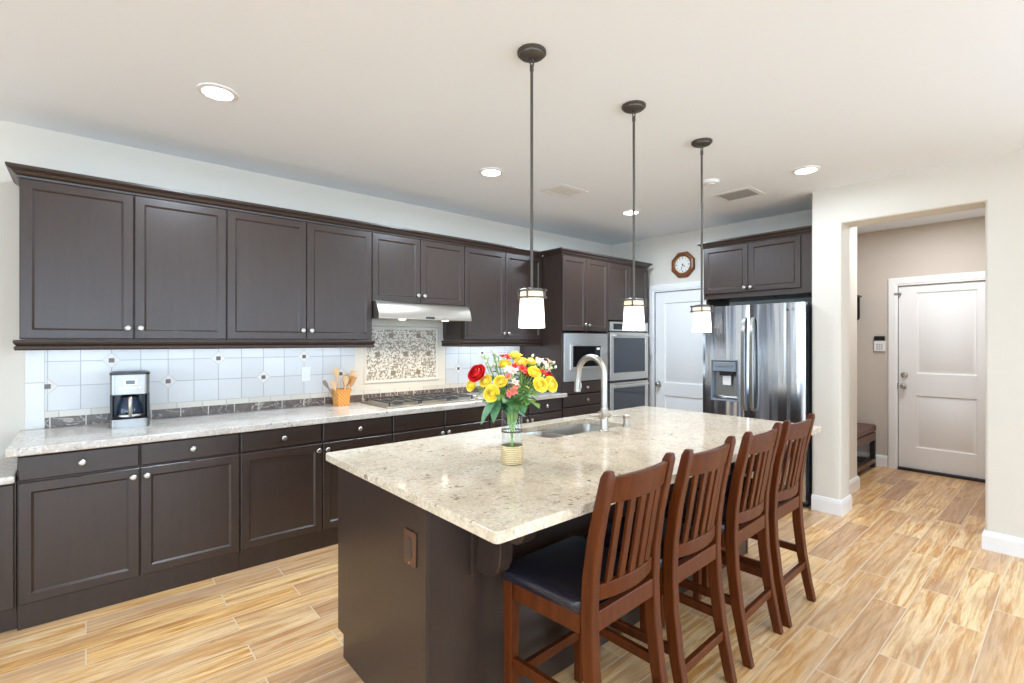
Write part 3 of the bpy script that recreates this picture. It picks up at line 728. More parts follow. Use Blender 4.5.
# ------------------------------------------------------------------ utensil basket
bk = thing('utensil_basket', 'small square woven basket holding wooden utensils beside the cooktop', 'basket', (1.572, 3.94, 0.9152), R(6))
sq = lambda r, z, n=0: [(-r, -r, z), (r, -r, z), (r, r, z), (-r, r, z)]
MB().loft([sq(0.045, 0), sq(0.057, 0.13), sq(0.052, 0.13), sq(0.042, 0.008)]).build('body', 'weave', bk, bev=0.004)
MB().loft([sq(0.060, 0.12), sq(0.062, 0.135), sq(0.051, 0.135), sq(0.050, 0.12)], True, False, False).build('rim', 'weave', bk, bev=0.002)
def utensil(kind, label, dx, dy, tilt, az, L, m, cat):
    """stands in the basket, leaning out by tilt towards az"""
    t = thing(kind, label, cat, (1.572 + dx, 3.94 + dy, 0.9152 + 0.012), 0, 'wooden utensils in the basket')
    d = Vector((math.sin(R(tilt)) * math.cos(R(az)), math.sin(R(tilt)) * math.sin(R(az)), math.cos(R(tilt))))
    P = lambda s: tuple(d * s)
    MB().tube([P(0.0), P(L * 0.45), P(L * 0.75)], [0.005, 0.0055, 0.006], 8).build('handle', m, t, True)
    # paddle: flattened bowl facing the room
    side = Vector((0.756, -0.655, 0)).normalized(); side = (side - d * side.dot(d)).normalized(); nrm = d.cross(side)
    shp = {'wooden_spoon': [(0.70, .006), (0.76, .015), (0.84, .025), (0.92, .024), (0.98, .014), (1.0, .004)],
           'spatula': [(0.62, .006), (0.68, .014), (0.75, .020), (0.9, .024), (0.99, .025), (1.0, .022)],
           'whisk': [(0.55, .007), (0.65, .018), (0.8, .03), (0.9, .026), (0.97, .016), (1.0, .006)],
           'fork': [(0.66, .005), (0.74, .012), (0.84, .018), (0.95, .017), (0.99, .016), (1.0, .013)]}[kind]
    if kind == 'whisk':
        mb = MB()
        for k in range(3):
            a = PI * k / 3; e = side * math.cos(a) + nrm * math.sin(a)
            up = [d * (f * L) + e * w_ for f, w_ in shp]; dn = [d * (f * L) - e * w_ for f, w_ in reversed(shp)]
            mb.tube([tuple(v) for v in up + dn], 0.003, 6)
        mb.build('head', m, t, True)
    else:
        rings = []
        for f, w_ in shp:
            c = d * (f * L); th = 0.0045
            rings.append([tuple(c + side * w_ * math.cos(2 * PI * k / 10) + nrm * th * math.sin(2 * PI * k / 10)) for k in range(10)])
        MB().loft(rings).build('head', m, t, True)
    return t
utensil('wooden_spoon', 'tallest pale wooden spoon standing at the back of the basket', -0.005, 0.015, 6, 150, 0.30, 'spoonwood', 'spoon')
utensil('wooden_spoon', 'pale wooden spoon with a round bowl at the front of the basket', 0.008, -0.025, 7, -60, 0.235, 'spoonwood', 'spoon')
utensil('wooden_spoon', 'thin pale spoon leaning far left out of the basket', -0.015, -0.02, 20, 190, 0.21, 'spoonwood', 'spoon')
utensil('fork', 'grey brown wooden fork leaning out over the basket rim, farthest left', -0.02, 0.01, 30, 170, 0.225, 'greywood', 'fork')
utensil('whisk', 'brown looped wooden whisk right of the centre spoon in the basket', 0.018, 0.012, 9, 0, 0.24, 'spoonwood2', 'whisk')
utensil('spatula', 'yellow wooden spatula leaning right out of the basket', 0.02, -0.015, 19, -25, 0.235, 'spoonwood2', 'spatula')
utensil('spatula', 'pale wooden spatula leaning farthest right out of the basket', 0.022, 0.02, 20, 5, 0.285, 'spoonwood', 'spatula')

# ------------------------------------------------------------------ island
IX0, IX1, IY0, IY1 = 0.885, 3.40, 1.475, 2.255
isl = thing('kitchen_island', 'dark brown kitchen island base under the big granite top', 'island', (IX0, IY0, 0))
IW, ID, IH = IX1 - IX0, IY1 - IY0, 0.8795
SBX0, SBX1 = 0.95, 1.735      # the sink bay stays open
MB().prism([(0.0, 0.0), (ID - 0.062, 0.0), (ID - 0.062, 0.105), (ID, 0.105), (ID, IH), (0, IH)], 0, 0.02, 'x').build('end_panel', 'esp', isl, bev=0.001)
MB().prism([(0.0, 0.0), (ID - 0.062, 0.0), (ID - 0.062, 0.105), (ID, 0.105), (ID, IH), (0, IH)], IW - 0.02, IW, 'x').build('end_panel', 'esp', isl, bev=0.001)
MB().box(0.0201, IW - 0.0201, 0.004, 0.022, 0, IH).build('back_panel', 'esp', isl)
MB().box(0.0201, IW - 0.0201, ID - 0.09, ID - 0.065, 0, 0.105).build('toe_kick', 'esp', isl)
MB().box(0.0201, SBX0, 0.0221, ID - 0.005, 0.106, IH).box(SBX1, IW - 0.0201, 0.0221, ID - 0.005, 0.106, IH).box(SBX0, SBX1, 0.0221, ID - 0.005, 0.106, 0.6).box(SBX0, SBX1, ID - 0.014, ID - 0.005, 0.6, IH).build('body', 'esp', isl)
xs = [0.01, 0.47, 0.95, 1.34, 1.735, 2.12, IW - 0.01]
for a, b in zip(xs, xs[1:]):
    o = MB().rings([(0, b - a - 0.006, 0, 0.60, -0.004), (0.004, b - a - 0.01, 0.004, 0.596, 0), (0.056, b - a - 0.062, 0.056, 0.544, 0), (0.07, b - a - 0.076, 0.07, 0.53, 0.01)], 0.0199)
    d_ = o.build('door', 'esp', isl, loc=(b - 0.003, ID + 0.0152, 0.13)); d_.rotation_euler = (0, 0, PI)
    d_ = MB().box(0, b - a - 0.006, 0, 0.0195, 0, 0.122).build('drawer', 'esp', isl, bev=0.003, loc=(b - 0.003, ID + 0.015, 0.742)); d_.rotation_euler = (0, 0, PI)
# scrolled corbels carrying the seating overhang
cz = IH
cprof = [(0.0, cz), (-0.262, cz), (-0.268, cz - 0.04), (-0.266, cz - 0.09), (-0.252, cz - 0.125), (-0.226, cz - 0.144), (-0.198, cz - 0.146), (-0.172, cz - 0.132), (-0.152, cz - 0.125), (-0.143, cz - 0.14), (-0.142, cz - 0.215), (-0.136, cz - 0.26), (-0.118, cz - 0.296), (-0.09, cz - 0.316), (-0.055, cz - 0.325), (-0.02, cz - 0.324), (0.0, cz - 0.322)]
cprof = [(y, cz - (cz - z) * 0.88) for y, z in cprof]
for x in (0.204, 1.208, 2.29):
    o = MB().prism([(y - 0.0145, z) for y, z in cprof], x, x + 0.06, 'x').build('corbel', 'esp', isl, bev=0.004)
    MB().box(-0.018, 0.078, -0.0139, 0.0035, cz - 0.305, cz).build('back_plate', 'esp', o, bev=0.002, loc=(x, 0, 0))
# bronze outlet on the end panel
o = thing('island_outlet', 'bronze outlet plate on the end panel of the island', 'outlet', (IX0, 1.575, 0.695), R(-90))
MB().box(-0.04, 0.04, -0.008, 0.0004, -0.062, 0.062).build('cover_plate', 'copper', o, bev=0.004)
MB().lathe([(0.017, -0.0075), (0.017, -0.011), (0, -0.011)], (0, 0, 0.022), 20, 'y').lathe([(0.017, -0.0075), (0.017, -0.011), (0, -0.011)], (0, 0, -0.022), 20, 'y').box(-0.017, 0.017, -0.0105, -0.0075, -0.022, 0.022).build('socket', 'bronze', o)
MB().lathe([(0.004, -0.0075), (0.004, -0.01), (0, -0.01)], (0, 0, -0.052), 10, 'y').build('screw', 'nickel', o)

# countertop with a sink opening
def rrect(x0, x1, y0, y1, r, z, n=6):
    out = []
    for cx, cy, a0 in ((x1 - r, y1 - r, 0), (x0 + r, y1 - r, 90), (x0 + r, y0 + r, 180), (x1 - r, y0 + r, 270)):
        for i in range(n + 1):
            a = R(a0 + 90 * i / n); out.append((cx + r * math.cos(a), cy + r * math.sin(a), z))
    return out
SX0, SX1, SY0, SY1 = 1.885, 2.575, 1.862, 2.203
def island_top():
    mb = MB(); bm = mb.bm; zt, zb = 0.915, 0.880
    oT, oB = rrect(0.845, 3.425, 1.04, 2.315, 0.018, zt), rrect(0.845, 3.425, 1.04, 2.315, 0.018, zb)
    iT, iB = rrect(SX0, SX1, SY0, SY1, 0.05, zt), rrect(SX0, SX1, SY0, SY1, 0.05, zb)
    L = [[bm.verts.new(p) for p in q] for q in (oT, oB, iT, iB)]
    def loop(v): return [bm.edges.new((v[i], v[(i + 1) % len(v)])) for i in range(len(v))]
    E_ = [loop(v) for v in L]
    for a, b in ((0, 2), (1, 3)): bmesh.ops.triangle_fill(bm, use_beauty=True, use_dissolve=True, edges=E_[a] + E_[b])
    for a, b in ((0, 1), (2, 3)):
        n = len(L[a])
        for i in range(n): mb.face([L[a][i], L[a][(i + 1) % n], L[b][(i + 1) % n], L[b][i]])
    return mb
tag(island_top().build('island_countertop', 'granite', bev=0.011, seg=3), 'large cream granite island top with bullnose edge and sink opening', 'countertop')

sk = thing('sink', 'double bowl stainless sink set under the island top', 'sink', (0, 0, 0.65))
def bowl(x0, x1, y0, y1):
    zt = 0.2285; mb = MB()
    mb.loft([rrect(x0 - 0.012, x1 + 0.012, y0 - 0.012, y1 + 0.012, 0.05, zt), rrect(x0, x1, y0, y1, 0.045, zt), rrect(x0 + 0.004, x1 - 0.004, y0 + 0.004, y1 - 0.004, 0.045, zt - 0.02), rrect(x0 + 0.012, x1 - 0.012, y0 + 0.012, y1 - 0.012, 0.045, 0.05), rrect(x0 + 0.035, x1 - 0.035, y0 + 0.035, y1 - 0.035, 0.04, 0.026), rrect(x0 + 0.1, x1 - 0.1, y0 + 0.1, y1 - 0.1, 0.03, 0.024)], True, False, True)
    return mb
for x0, x1 in ((SX0 - 0.008, 2.132), (2.158, SX1 + 0.008)):
    o = bowl(x0, x1, SY0 - 0.008, SY1 + 0.008).build('bowl', 'sink_steel', sk, True)
    MB().lathe([(0.042, 0.0245), (0.042, 0.0275), (0.03, 0.026), (0, 0.0255)], ((x0 + x1) / 2, (SY0 + SY1) / 2, 0), 20).build('drain', 'chrome', o, True)
MB().box(2.131, 2.159, SY0 - 0.006, SY1 + 0.006, 0.15, 0.2295).build('divider', 'sink_steel', sk, bev=0.006, seg=3)

fa = thing('kitchen_faucet', 'tall brushed nickel gooseneck faucet behind the island sink', 'faucet', (2.272, 1.806, 0.9152))
MB().lathe([(0.030, 0), (0.030, 0.006), (0.024, 0.010), (0.0225, 0.014), (0.0225, 0.135), (0.018, 0.140)], n=24).build('body', 'nickel', fa, True)
arc = [(0, 0, 0.138), (0, 0, 0.22), (0, 0, 0.32)] + [(0, 0.098 - 0.098 * math.cos(PI * i / 14), 0.33 + 0.098 * math.sin(PI * i / 14)) for i in range(15)] + [(0, 0.2, 0.30)]
MB().tube(arc, 0.0185, 16).build('spout', 'nickel', fa, True)
MB().tube([(0, 0.2, 0.305), (0, 0.203, 0.27), (0, 0.206, 0.215)], [0.0185, 0.0195, 0.0205], 16).box(-0.006, 0.006, 0.178, 0.188, 0.235, 0.27).build('spray_head', 'nickel', fa, True)
MB().lathe([(0.024, -0.036), (0.024, 0.036)], (0, 0, 0.098), 20, 'x').tube([(-0.03, 0, 0.098), (-0.06, -0.004, 0.100), (-0.135, -0.01, 0.104)], [0.012, 0.009, 0.007], 10).build('handle', 'nickel', fa, True)
so = thing('soap_dispenser', 'small nickel soap pump beside the faucet on the island', 'soap dispenser', (2.492, 1.812, 0.9152))
MB().lathe([(0.026, 0), (0.025, 0.006), (0.019, 0.01), (0.018, 0.052), (0.0205, 0.055), (0.0205, 0.07), (0.01, 0.073), (0, 0.073)], n=20).build('body', 'nickel', so, True)
MB().tube([(0, 0, 0.063), (-0.02, 0.03, 0.066), (-0.04, 0.065, 0.062), (-0.043, 0.07, 0.054)], [0.008, 0.007, 0.006, 0.005], 10).build('nozzle', 'nickel', so, True)

# ------------------------------------------------------------------ counter stools (back towards -y)
def make_stool():
    t = thing('counter_stool', 'reddish brown wooden counter stool at the near end of the island, dark leather seat in view', 'stool', (0, 0, 0), 0, 'counter stools along the island')
    post = [(0.0, 0.0), (0.022, 0.10), (0.050, 0.25), (0.070, 0.42), (0.076, 0.56), (0.070, 0.68), (0.050, 0.82), (0.020, 0.95), (0.005, 1.015), (0.0, 1.038)]
    for sx in (-1, 1):
        xs_ = 0.184 * sx
        wy = [0.040, 0.042, 0.046, 0.047, 0.047, 0.045, 0.042, 0.038, 0.036, 0.024]; wx = [0.036, 0.038, 0.042, 0.042, 0.042, 0.042, 0.042, 0.040, 0.038, 0.026]
        MB().bar([(xs_, y, z) for y, z in post], wx, wy).build('rear_leg', 'cherry', t, bev=0.006, seg=2)
    for sx in (-1, 1):
        MB().bar([(0.198 * sx, 0.425, 0.0), (0.198 * sx, 0.425, 0.562)], [0.036, 0.044], [0.036, 0.044]).build('front_leg', 'cherry', t, bev=0.005)
    MB().box(-0.163, 0.163, 0.056, 0.082, 0.508, 0.574).build('apron', 'cherry', t, bev=0.004)
    MB().box(-0.176, 0.176, 0.412, 0.438, 0.497, 0.561).build('apron', 'cherry', t, bev=0.004)
    for sx in (-1, 1): MB().hexa([(sx * 0.178, 0.1, 0.497), (sx * 0.202, 0.1, 0.497), (sx * 0.212, 0.403, 0.497), (sx * 0.188, 0.403, 0.497)], [(sx * 0.178, 0.1, 0.561), (sx * 0.202, 0.1, 0.561), (sx * 0.212, 0.403, 0.561), (sx * 0.188, 0.403, 0.561)]).build('apron', 'cherry', t, bev=0.004)
    pad = [(0.0, 0.562), (0.006, 0.574), (0.008, 0.588), (0.002, 0.600), (-0.014, 0.608), (-0.04, 0.614), (-0.09, 0.617)]
    def trap(o_, z):
        q = rrect(-0.205 - o_, 0.205 + o_, 0.094 - o_ * 0.4, 0.468 + o_, max(0.03, 0.03 + o_), z)
        return [(x * (1 + 0.08 * (y - 0.09) / 0.37), y, zz) for x, y, zz in q]
    MB().loft([trap(o_, z) for o_, z in pad]).build('seat_cushion', 'leather', t, True)
    for sx in (-1, 1): MB().hexa([(sx * 0.176, 0.068, 0.245), (sx * 0.198, 0.068, 0.245), (sx * 0.209, 0.41, 0.245), (sx * 0.187, 0.41, 0.245)], [(sx * 0.176, 0.068, 0.283), (sx * 0.198, 0.068, 0.283), (sx * 0.209, 0.41, 0.283), (sx * 0.187, 0.41, 0.283)]).build('stretcher', 'cherry', t, bev=0.003)
    MB().box(-0.168, 0.168, 0.026, 0.048, 0.175, 0.212).build('stretcher', 'cherry', t, bev=0.003)
    MB().box(-0.182, 0.182, 0.414, 0.436, 0.185, 0.225).build('stretcher', 'cherry', t, bev=0.003)
    def yback(z):
        for (y0, z0), (y1, z1) in zip(post, post[1:]):
            if z0 <= z <= z1: return y0 + (y1 - y0) * (z - z0) / (z1 - z0)
        return 0
    bow = lambda x: -0.028 * (1 - (x / 0.165) ** 2)
    def rail(z0, z1, th, crown=0.0, dip=0.0):
        rings = []
        for i in range(17):
            x = -0.165 + 0.33 * i / 16; u = 1 - (x / 0.165) ** 2
            a, b = z0 + dip * u, z1 + crown * u; ya, yb = yback(z0) + bow(x), yback(z1) + bow(x)
            rings.append([(x, ya - th / 2, a), (x, ya + th / 2, a), (x, yb + th / 2, b), (x, yb - th / 2, b)])
        return MB().loft(rings)
    rail(0.928, 1.012, 0.022, 0.006).build('top_rail', 'cherry', t, bev=0.004)
    rail(0.604, 0.655, 0.022, 0.006).build('lower_rail', 'cherry', t, bev=0.004)
    for i in range(5):
        x = -0.112 + 0.056 * i; rings = []
        for j in range(7):
            z = 0.65 + (0.938 - 0.65) * j / 6; y = yback(z) + bow(x) - 0.006 * math.sin(PI * j / 6)
            rings.append([(x - 0.016, y - 0.006, z), (x + 0.016, y - 0.006, z), (x + 0.016, y + 0.006, z), (x - 0.016, y + 0.006, z)])
        MB().loft(rings).build('slat', 'cherry', t, bev=0.002, seg=1)
    return t
st0 = make_stool()
slab = ['reddish brown wooden counter stool nearest the camera, its dark leather seat in view',
        'reddish brown wooden counter stool second from the camera along the island',
        'reddish brown wooden counter stool third from the camera along the island',
        'reddish brown wooden counter stool farthest from the camera, nearest the refrigerator']
for i, (x, y, a) in enumerate(((1.40, 0.955, 2.2), (1.873, 0.955, 2), (2.398, 0.965, 2.4), (2.86, 0.97, 1.2))):
    o = st0 if i == 0 else copy_tree(st0)
    o.location = (x, y, 0); o.rotation_euler = (0, 0, R(a)); o['label'] = slab[i]

# ------------------------------------------------------------------ pendants
PZ = 1.497
def make_pendant():
    t = thing('pendant_lamp', 'lit pendant', 'pendant lamp', (0, 0, PZ), 0, 'pendant lamps over the island')
    top = CZ - PZ
    MB().lathe([(0.064, top - 0.0003), (0.064, top - 0.010), (0.056, top - 0.014), (0.054, top - 0.020), (0.040, top - 0.026), (0.012, top - 0.030), (0, top - 0.030)], n=32).build('canopy', 'bronze', t, True)
    ln = MB()
    ln.tube([(0.011 * math.cos(a), 0, top - 0.047 + 0.018 * math.sin(a)) for a in [2 * PI * i / 14 for i in range(15)]], 0.0034, 8)
    ln.lathe([(0.005, top - 0.03), (0.005, top - 0.036)], n=10).build('link', 'bronze', t, True)
    MB().lathe([(0.0065, 0.17), (0.0065, top - 0.064)], n=12).lathe([(0.009, top - 0.085), (0.009, top - 0.06)], n=12).build('rod', 'bronze', t, True)
    sh = MB().lathe([(0.058, 0.0), (0.0505, 0.158), (0.047, 0.158), (0.0545, 0.0)], n=40, cap0=False, cap1=False)
    # closing lip so the glass is one solid wall
    sh.build('shade', 'shade', t, True)
    fr = MB()
    fr.lathe([(0.056, 0.158), (0.060, 0.160), (0.060, 0.166), (0.045, 0.172), (0.014, 0.176), (0.0, 0.177)], n=36, cap0=True)
    for z in (0.128,):
        fr.lathe([(0.0575, z), (0.0630, z), (0.0630, z + 0.007), (0.0575, z + 0.007), (0.0575, z)], n=40, cap0=False, cap1=False)
    for k in range(4):
        a = PI / 4 * 2 * k + 0.5; cx, cy = 0.0605 * math.cos(a), 0.0605 * math.sin(a)
        fr.tube([(cx, cy, 0.126), (cx, cy, 0.170)], 0.0042, 8)
        for zz in (0.1315, 0.163): fr.lathe([(0.006, -0.004), (0.007, 0), (0.006, 0.004)], (cx * 1.06, cy * 1.06, zz), 10)
    fr.build('shade_frame', 'bronze', t, True)
    MB().lathe([(0.013, 0.172), (0.013, 0.12), (0.0, 0.12)], n=14).build('socket', 'bronze', t, True)
    return t
pen = make_pendant()
plab = ['lit pendant lamp hanging nearest the camera, over the bouquet end of the island', 'lit pendant lamp hanging in the middle of the three, in front of the ovens', 'lit pendant lamp hanging farthest away, in front of the refrigerator']
for i, x in enumerate((1.488, 2.247, 2.98)):
    o = pen if i == 0 else copy_tree(pen)
    o.location = (x, 1.585, PZ); o['label'] = plab[i]
    lamp('pendant_bulb', 'POINT', (x, 1.585, PZ + 0.05), 2, (1, 0.84, 0.62), shadow_soft_size=0.03)

# ------------------------------------------------------------------ ceiling fittings
def make_can():
    t = thing('recessed_light', 'x', 'ceiling light', (0, 0, CZ), 0, 'recessed ceiling lights')
    MB().lathe([(0.092, -0.0003), (0.092, -0.005), (0.072, -0.010), (0.070, -0.010), (0.070, -0.0003)], n=36, cap0=False, cap1=False).build('trim_ring', 'white', t, True)
    MB().lathe([(0.070, -0.0005), (0.070, -0.007), (0.0, -0.007)], n=32, cap0=False).build('lens', 'canlens', t, True)
    return t
can = make_can()
clab = ['lit recessed ceiling light above the left wall cabinets', 'lit recessed ceiling light in front of the range hood, left of the square vent', 'lit recessed ceiling light far back behind the middle pendant rod', 'lit recessed ceiling light near the pillar of the hall opening']
for i, (x, y) in enumerate(((0.512, 2.895), (2.309, 2.905), (4.07, 2.905), (4.055, 1.337))):
    o = can if i == 0 else copy_tree(can)
    o.location = (x, y, CZ); o['label'] = clab[i]
    lamp('downlight', 'AREA', (x, y, CZ - 0.012), (17, 18, 24, 6)[i], WARM, (0, 0, 0), shape='DISK', size=0.13, spread=R(176))
for x, y in ((-1.3, 1.3), (-1.3, -1.2), (0.6, -1.4), (2.4, -1.4), (-3.6, 1.3), (-3.6, -2.4), (-1.0, -4.4), (2.2, -4.4)):
    lamp('downlight', 'AREA', (x, y, CZ - 0.012), 9, WARM, (0, 0, 0), shape='DISK', size=0.13, spread=R(150))
lamp('hall_light', 'AREA', (6.0, 0.95, CZ - 0.02), 15, (0.92, 0.95, 1.0), (0, 0, 0), shape='DISK', size=0.3)

def vent(label, cx, cy, wx, wy, along):
    t = thing('ceiling_vent', label, 'vent', (cx, cy, CZ), 0, 'ceiling vents')
    A = lambda i, z: [(-wx / 2 + i, -wy / 2 + i, z), (wx / 2 - i, -wy / 2 + i, z), (wx / 2 - i, wy / 2 - i, z), (-wx / 2 + i, wy / 2 - i, z)]
    MB().loft([A(0, -0.0004), A(0.0, -0.004), A(0.02, -0.008), A(0.035, -0.007), A(0.038, -0.003)], True, False, False).build('frame', 'white', t, True)
    MB().loft([A(0.036, -0.0004), A(0.036, -0.002)]).build('duct_shade_plate', 'charcoal', t)  # charcoal sheet: its dark colour stands in for the shade inside the duct
    sl = MB(); n = 7 if along != 'fine' else 14
    for i in range(n):
        f = (i + 0.5) / n
        if along == 'x' or along == 'fine':
            y = -wy / 2 + 0.038 + (wy - 0.076) * f; h = (wy - 0.076) / n * 0.28
            sl.prism([(y - h, -0.003), (y + h, -0.006), (y + h + 0.002, -0.005), (y - h + 0.002, -0.0024)], -wx / 2 + 0.037, wx / 2 - 0.037, 'x')
        else:
            x = -wx / 2 + 0.038 + (wx - 0.076) * f; h = (wx - 0.076) / n * 0.2
            sl.prism([(x - h, -0.003), (x + h, -0.006), (x + h + 0.002, -0.005), (x - h + 0.002, -0.0024)], -wy / 2 + 0.037, wy / 2 - 0.037, 'y')
    sl.build('louvre', 'grille' if along == 'fine' else 'white', t)
    return t
vent('white square louvred vent in the ceiling between two recessed lights', 3.072, 2.87, 0.335, 0.25, 'x')
vent('grey grilled ceiling vent near the refrigerator wall', 4.292, 1.95, 0.31, 0.34, 'fine')
t = thing('smoke_detector', 'small round white smoke detector on the ceiling behind the third pendant rod', 'smoke detector', (3.766, 1.925, CZ))
MB().lathe([(0.062, -0.0004), (0.062, -0.012), (0.055, -0.022), (0.02, -0.028), (0, -0.028)], n=28).build('cover', 'white', t, True)
MB().lathe([(0.03, -0.024), (0.03, -0.031), (0.0, -0.031)], n=20).build('sensor_cap', 'white', t, True)

# ------------------------------------------------------------------ refrigerator
fg = thing('refrigerator', 'stainless french door refrigerator with ice dispenser in the left door', 'refrigerator', (4.62, 2.452, 0), R(-90))
FGW, FZ0, FZ1 = 0.922, 0.69, 1.775
MB().box(0.004, FGW - 0.004, 0.072, 0.665, 0.03, 1.765).build('cabinet', 'charcoal', fg, bev=0.006)
MB().box(0.03, FGW - 0.03, 0.09, 0.64, 0, 0.03).build('base', 'black', fg)
def fdoor(x0, x1, z0, z1, hole=None):
    mb = MB(); n = 14; c = (x0 + x1) / 2; hw = (x1 - x0) / 2
    xs = sorted(set([x0 + (x1 - x0) * i / n for i in range(n + 1)] + ([hole[0], hole[1]] if hole else [])))
    zs = [z0] + ([hole[2], hole[3]] if hole else []) + [z1]
    fy = lambda x: -0.010 * (1 - ((x - c) / hw) ** 2) + (0.010 * max(0, (abs(x - c) / hw - 0.95) / 0.05))
    g = [[mb.bm.verts.new((x, fy(x), z)) for x in xs] for z in zs]; b = [[mb.bm.verts.new((x, 0.065, z)) for x in (x0, x1)] for z in (z0, z1)]
    for j in range(len(zs) - 1):
        for i in range(len(xs) - 1):
            if hole and hole[0] <= xs[i] < hole[1] and hole[2] <= zs[j] < hole[3]: continue
            mb.face([g[j][i], g[j][i + 1], g[j + 1][i + 1], g[j + 1][i]])
    mb.face([g[j][0] for j in range(len(zs))] + [b[1][0], b[0][0]]); mb.face([g[j][-1] for j in range(len(zs))] + [b[1][1], b[0][1]])
    mb.face(list(g[0]) + [b[0][1], b[0][0]]); mb.face(list(g[-1]) + [b[1][1], b[1][0]]); mb.face([b[0][0], b[0][1], b[1][1], b[1][0]])
    return mb
DH = (0.100, 0.352, 0.875, 1.255)
ld = fdoor(0, 0.458, FZ0, FZ1, DH).build('door', 'fridge_steel', fg, True)
rd = fdoor(0.464, FGW, FZ0, FZ1).build('door', 'fridge_steel', fg, True)
fz = fdoor(0, FGW, 0.07, FZ0 - 0.012).build('freezer_drawer', 'fridge_steel', fg, True)
def fhandle(x, par):
    pts = [(x, -0.012, 0.80), (x, -0.045, 0.83), (x, -0.056, 0.95), (x, -0.060, 1.22), (x, -0.056, 1.5), (x, -0.045, 1.62), (x, -0.012, 1.66)]
    MB().bar(pts, [0.030, 0.034, 0.036, 0.036, 0.036, 0.034, 0.030], [0.016, 0.018, 0.018, 0.018, 0.018, 0.018, 0.016]).build('handle', 'steel', par, bev=0.006, seg=3)
fhandle(0.425, ld); fhandle(0.499, rd)
MB().tube([(0.1 + (FGW - 0.2) * i / 10, -0.056 - 0.008 * math.sin(PI * i / 10), 0.615) for i in range(11)], 0.013, 10).box(0.1, 0.12, -0.056, 0.0, 0.605, 0.625).box(FGW - 0.12, FGW - 0.1, -0.056, 0, 0.605, 0.625).build('handle', 'steel', fz, True)
# dispenser: header, recess, spout, paddle, tray
x0, x1, z0, z1 = DH; dp = MB()
def cav(i, y): return [(x0 + i, y, z0 + i), (x1 - i, y, z0 + i), (x1 - i, y, z1 - i), (x0 + i, y, z1 - i)]
ds = MB().loft([cav(-0.006, -0.006), cav(-0.006, -0.014), cav(0.004, -0.014), cav(0.010, 0.0), cav(0.014, 0.06)], True, False, True).build('dispenser', 'greyplastic', ld, bev=0.002)
MB().box(x0 + 0.012, x1 - 0.012, -0.012, 0.03, z1 - 0.105, z1 - 0.014).build('control_panel', 'greyplastic', ds, bev=0.004)
MB().box(x0 + 0.05, x1 - 0.05, -0.013, -0.011, z1 - 0.062, z1 - 0.05).build('display', 'steel', ds)
MB().box(x0 + 0.075, x1 - 0.04, -0.008, 0.04, z1 - 0.145, z1 - 0.106).build('spout', 'black', ds, bev=0.008)
MB().box(x0 + 0.1, x1 - 0.07, 0.012, 0.022, z1 - 0.235, z1 - 0.146).build('paddle', 'lightplastic', ds, bev=0.004)
MB().prism([(0.056, z0 + 0.26), (0.056, z0 + 0.02), (0.0, z0 + 0.016), (0.0, z0 + 0.022), (0.03, z0 + 0.04), (0.048, z0 + 0.26)], x0 + 0.016, x1 - 0.016, 'x').build('drip_tray', 'steel', ds)
# maker's mark at the top of the right door: small disc and two letters
em = MB().lathe([(0.011, 0.004), (0.011, -0.0035), (0, -0.0035)], (FGW - 0.135, -0.0055, 1.713), 20, 'y')
em.build('emblem', 'charcoal', rd)
def letters(txt, size, name, m, parent, loc):
    cu = bpy.data.curves.new(name, 'FONT'); cu.body = txt; cu.size = size; cu.extrude = 0.0008; cu.align_x = 'LEFT'; cu.align_y = 'CENTER'
    o = bpy.data.objects.new(name, cu); COL.objects.link(o); dg_ = bpy.context.evaluated_depsgraph_get(); dg_.update()
    me = bpy.data.meshes.new_from_object(o.evaluated_get(dg_)); bpy.data.objects.remove(o)
    me.materials.clear(); me.materials.append(M[m]); q = bpy.data.objects.new(name, me); COL.objects.link(q)
    q.parent = parent; q.location = loc; q.rotation_euler = (R(90), 0, 0); return q
letters('LG', 0.03, 'lettering', 'charcoal', rd, (FGW - 0.118, -0.0065, 1.713))
for x in (0.03, FGW - 0.09): MB().box(x, x + 0.06, 0.005, 0.16, 1.7655, 1.79).build('hinge_cover', 'charcoal', fg, bev=0.006)

# ------------------------------------------------------------------ wall clock
ck_ = thing('wall_clock', 'octagonal brown wooden wall clock above the white pantry door', 'clock', (XE, 3.043, 2.335), R(-90))
oc = lambda r, y: [(r * math.cos(PI / 8 + PI / 4 * i), y, r * math.sin(PI / 8 + PI / 4 * i)) for i in range(8)]
MB().loft([oc(0.15, -0.0004), oc(0.158, -0.012), oc(0.158, -0.024), oc(0.146, -0.036), oc(0.125, -0.040), oc(0.115, -0.032), oc(0.103, -0.030), oc(0.1, -0.02)], True, True, True).build('case', 'clockwood', ck_)
MB().lathe([(0.103, -0.020), (0.103, -0.033), (0.097, -0.033), (0.095, -0.022)], n=40, axis='y', cap0=False, cap1=False).build('bezel', 'brass', ck_, True)
MB().lathe([(0.097, -0.0202), (0.097, -0.023), (0, -0.023)], n=40, axis='y').build('dial', 'paper', ck_)
mk = MB()
for i in range(12):
    a = 2 * PI * i / 12; c, s = math.cos(a), math.sin(a)
    ra, rb, hw_ = 0.070, 0.084, 0.0035 if i % 3 else 0.006
    P = [(ra, -hw_), (rb, -hw_), (rb, hw_), (ra, hw_)]
    mk.prism([(u * s + v * c, u * c - v * s) for u, v in P], -0.0238, -0.0228, 'y')
mk.build('hour_mark', 'charcoal', ck_)
def hand(mb, ang, L, w_):
    c, s = math.cos(ang), math.sin(ang)
    return mb.prism([(u * s + v * c, u * c - v * s) for u, v in ((-0.015, -w_), (L * 0.7, -w_ * 1.3), (L, 0), (L * 0.7, w_ * 1.3), (-0.015, w_))], -0.0265, -0.0245, 'y')
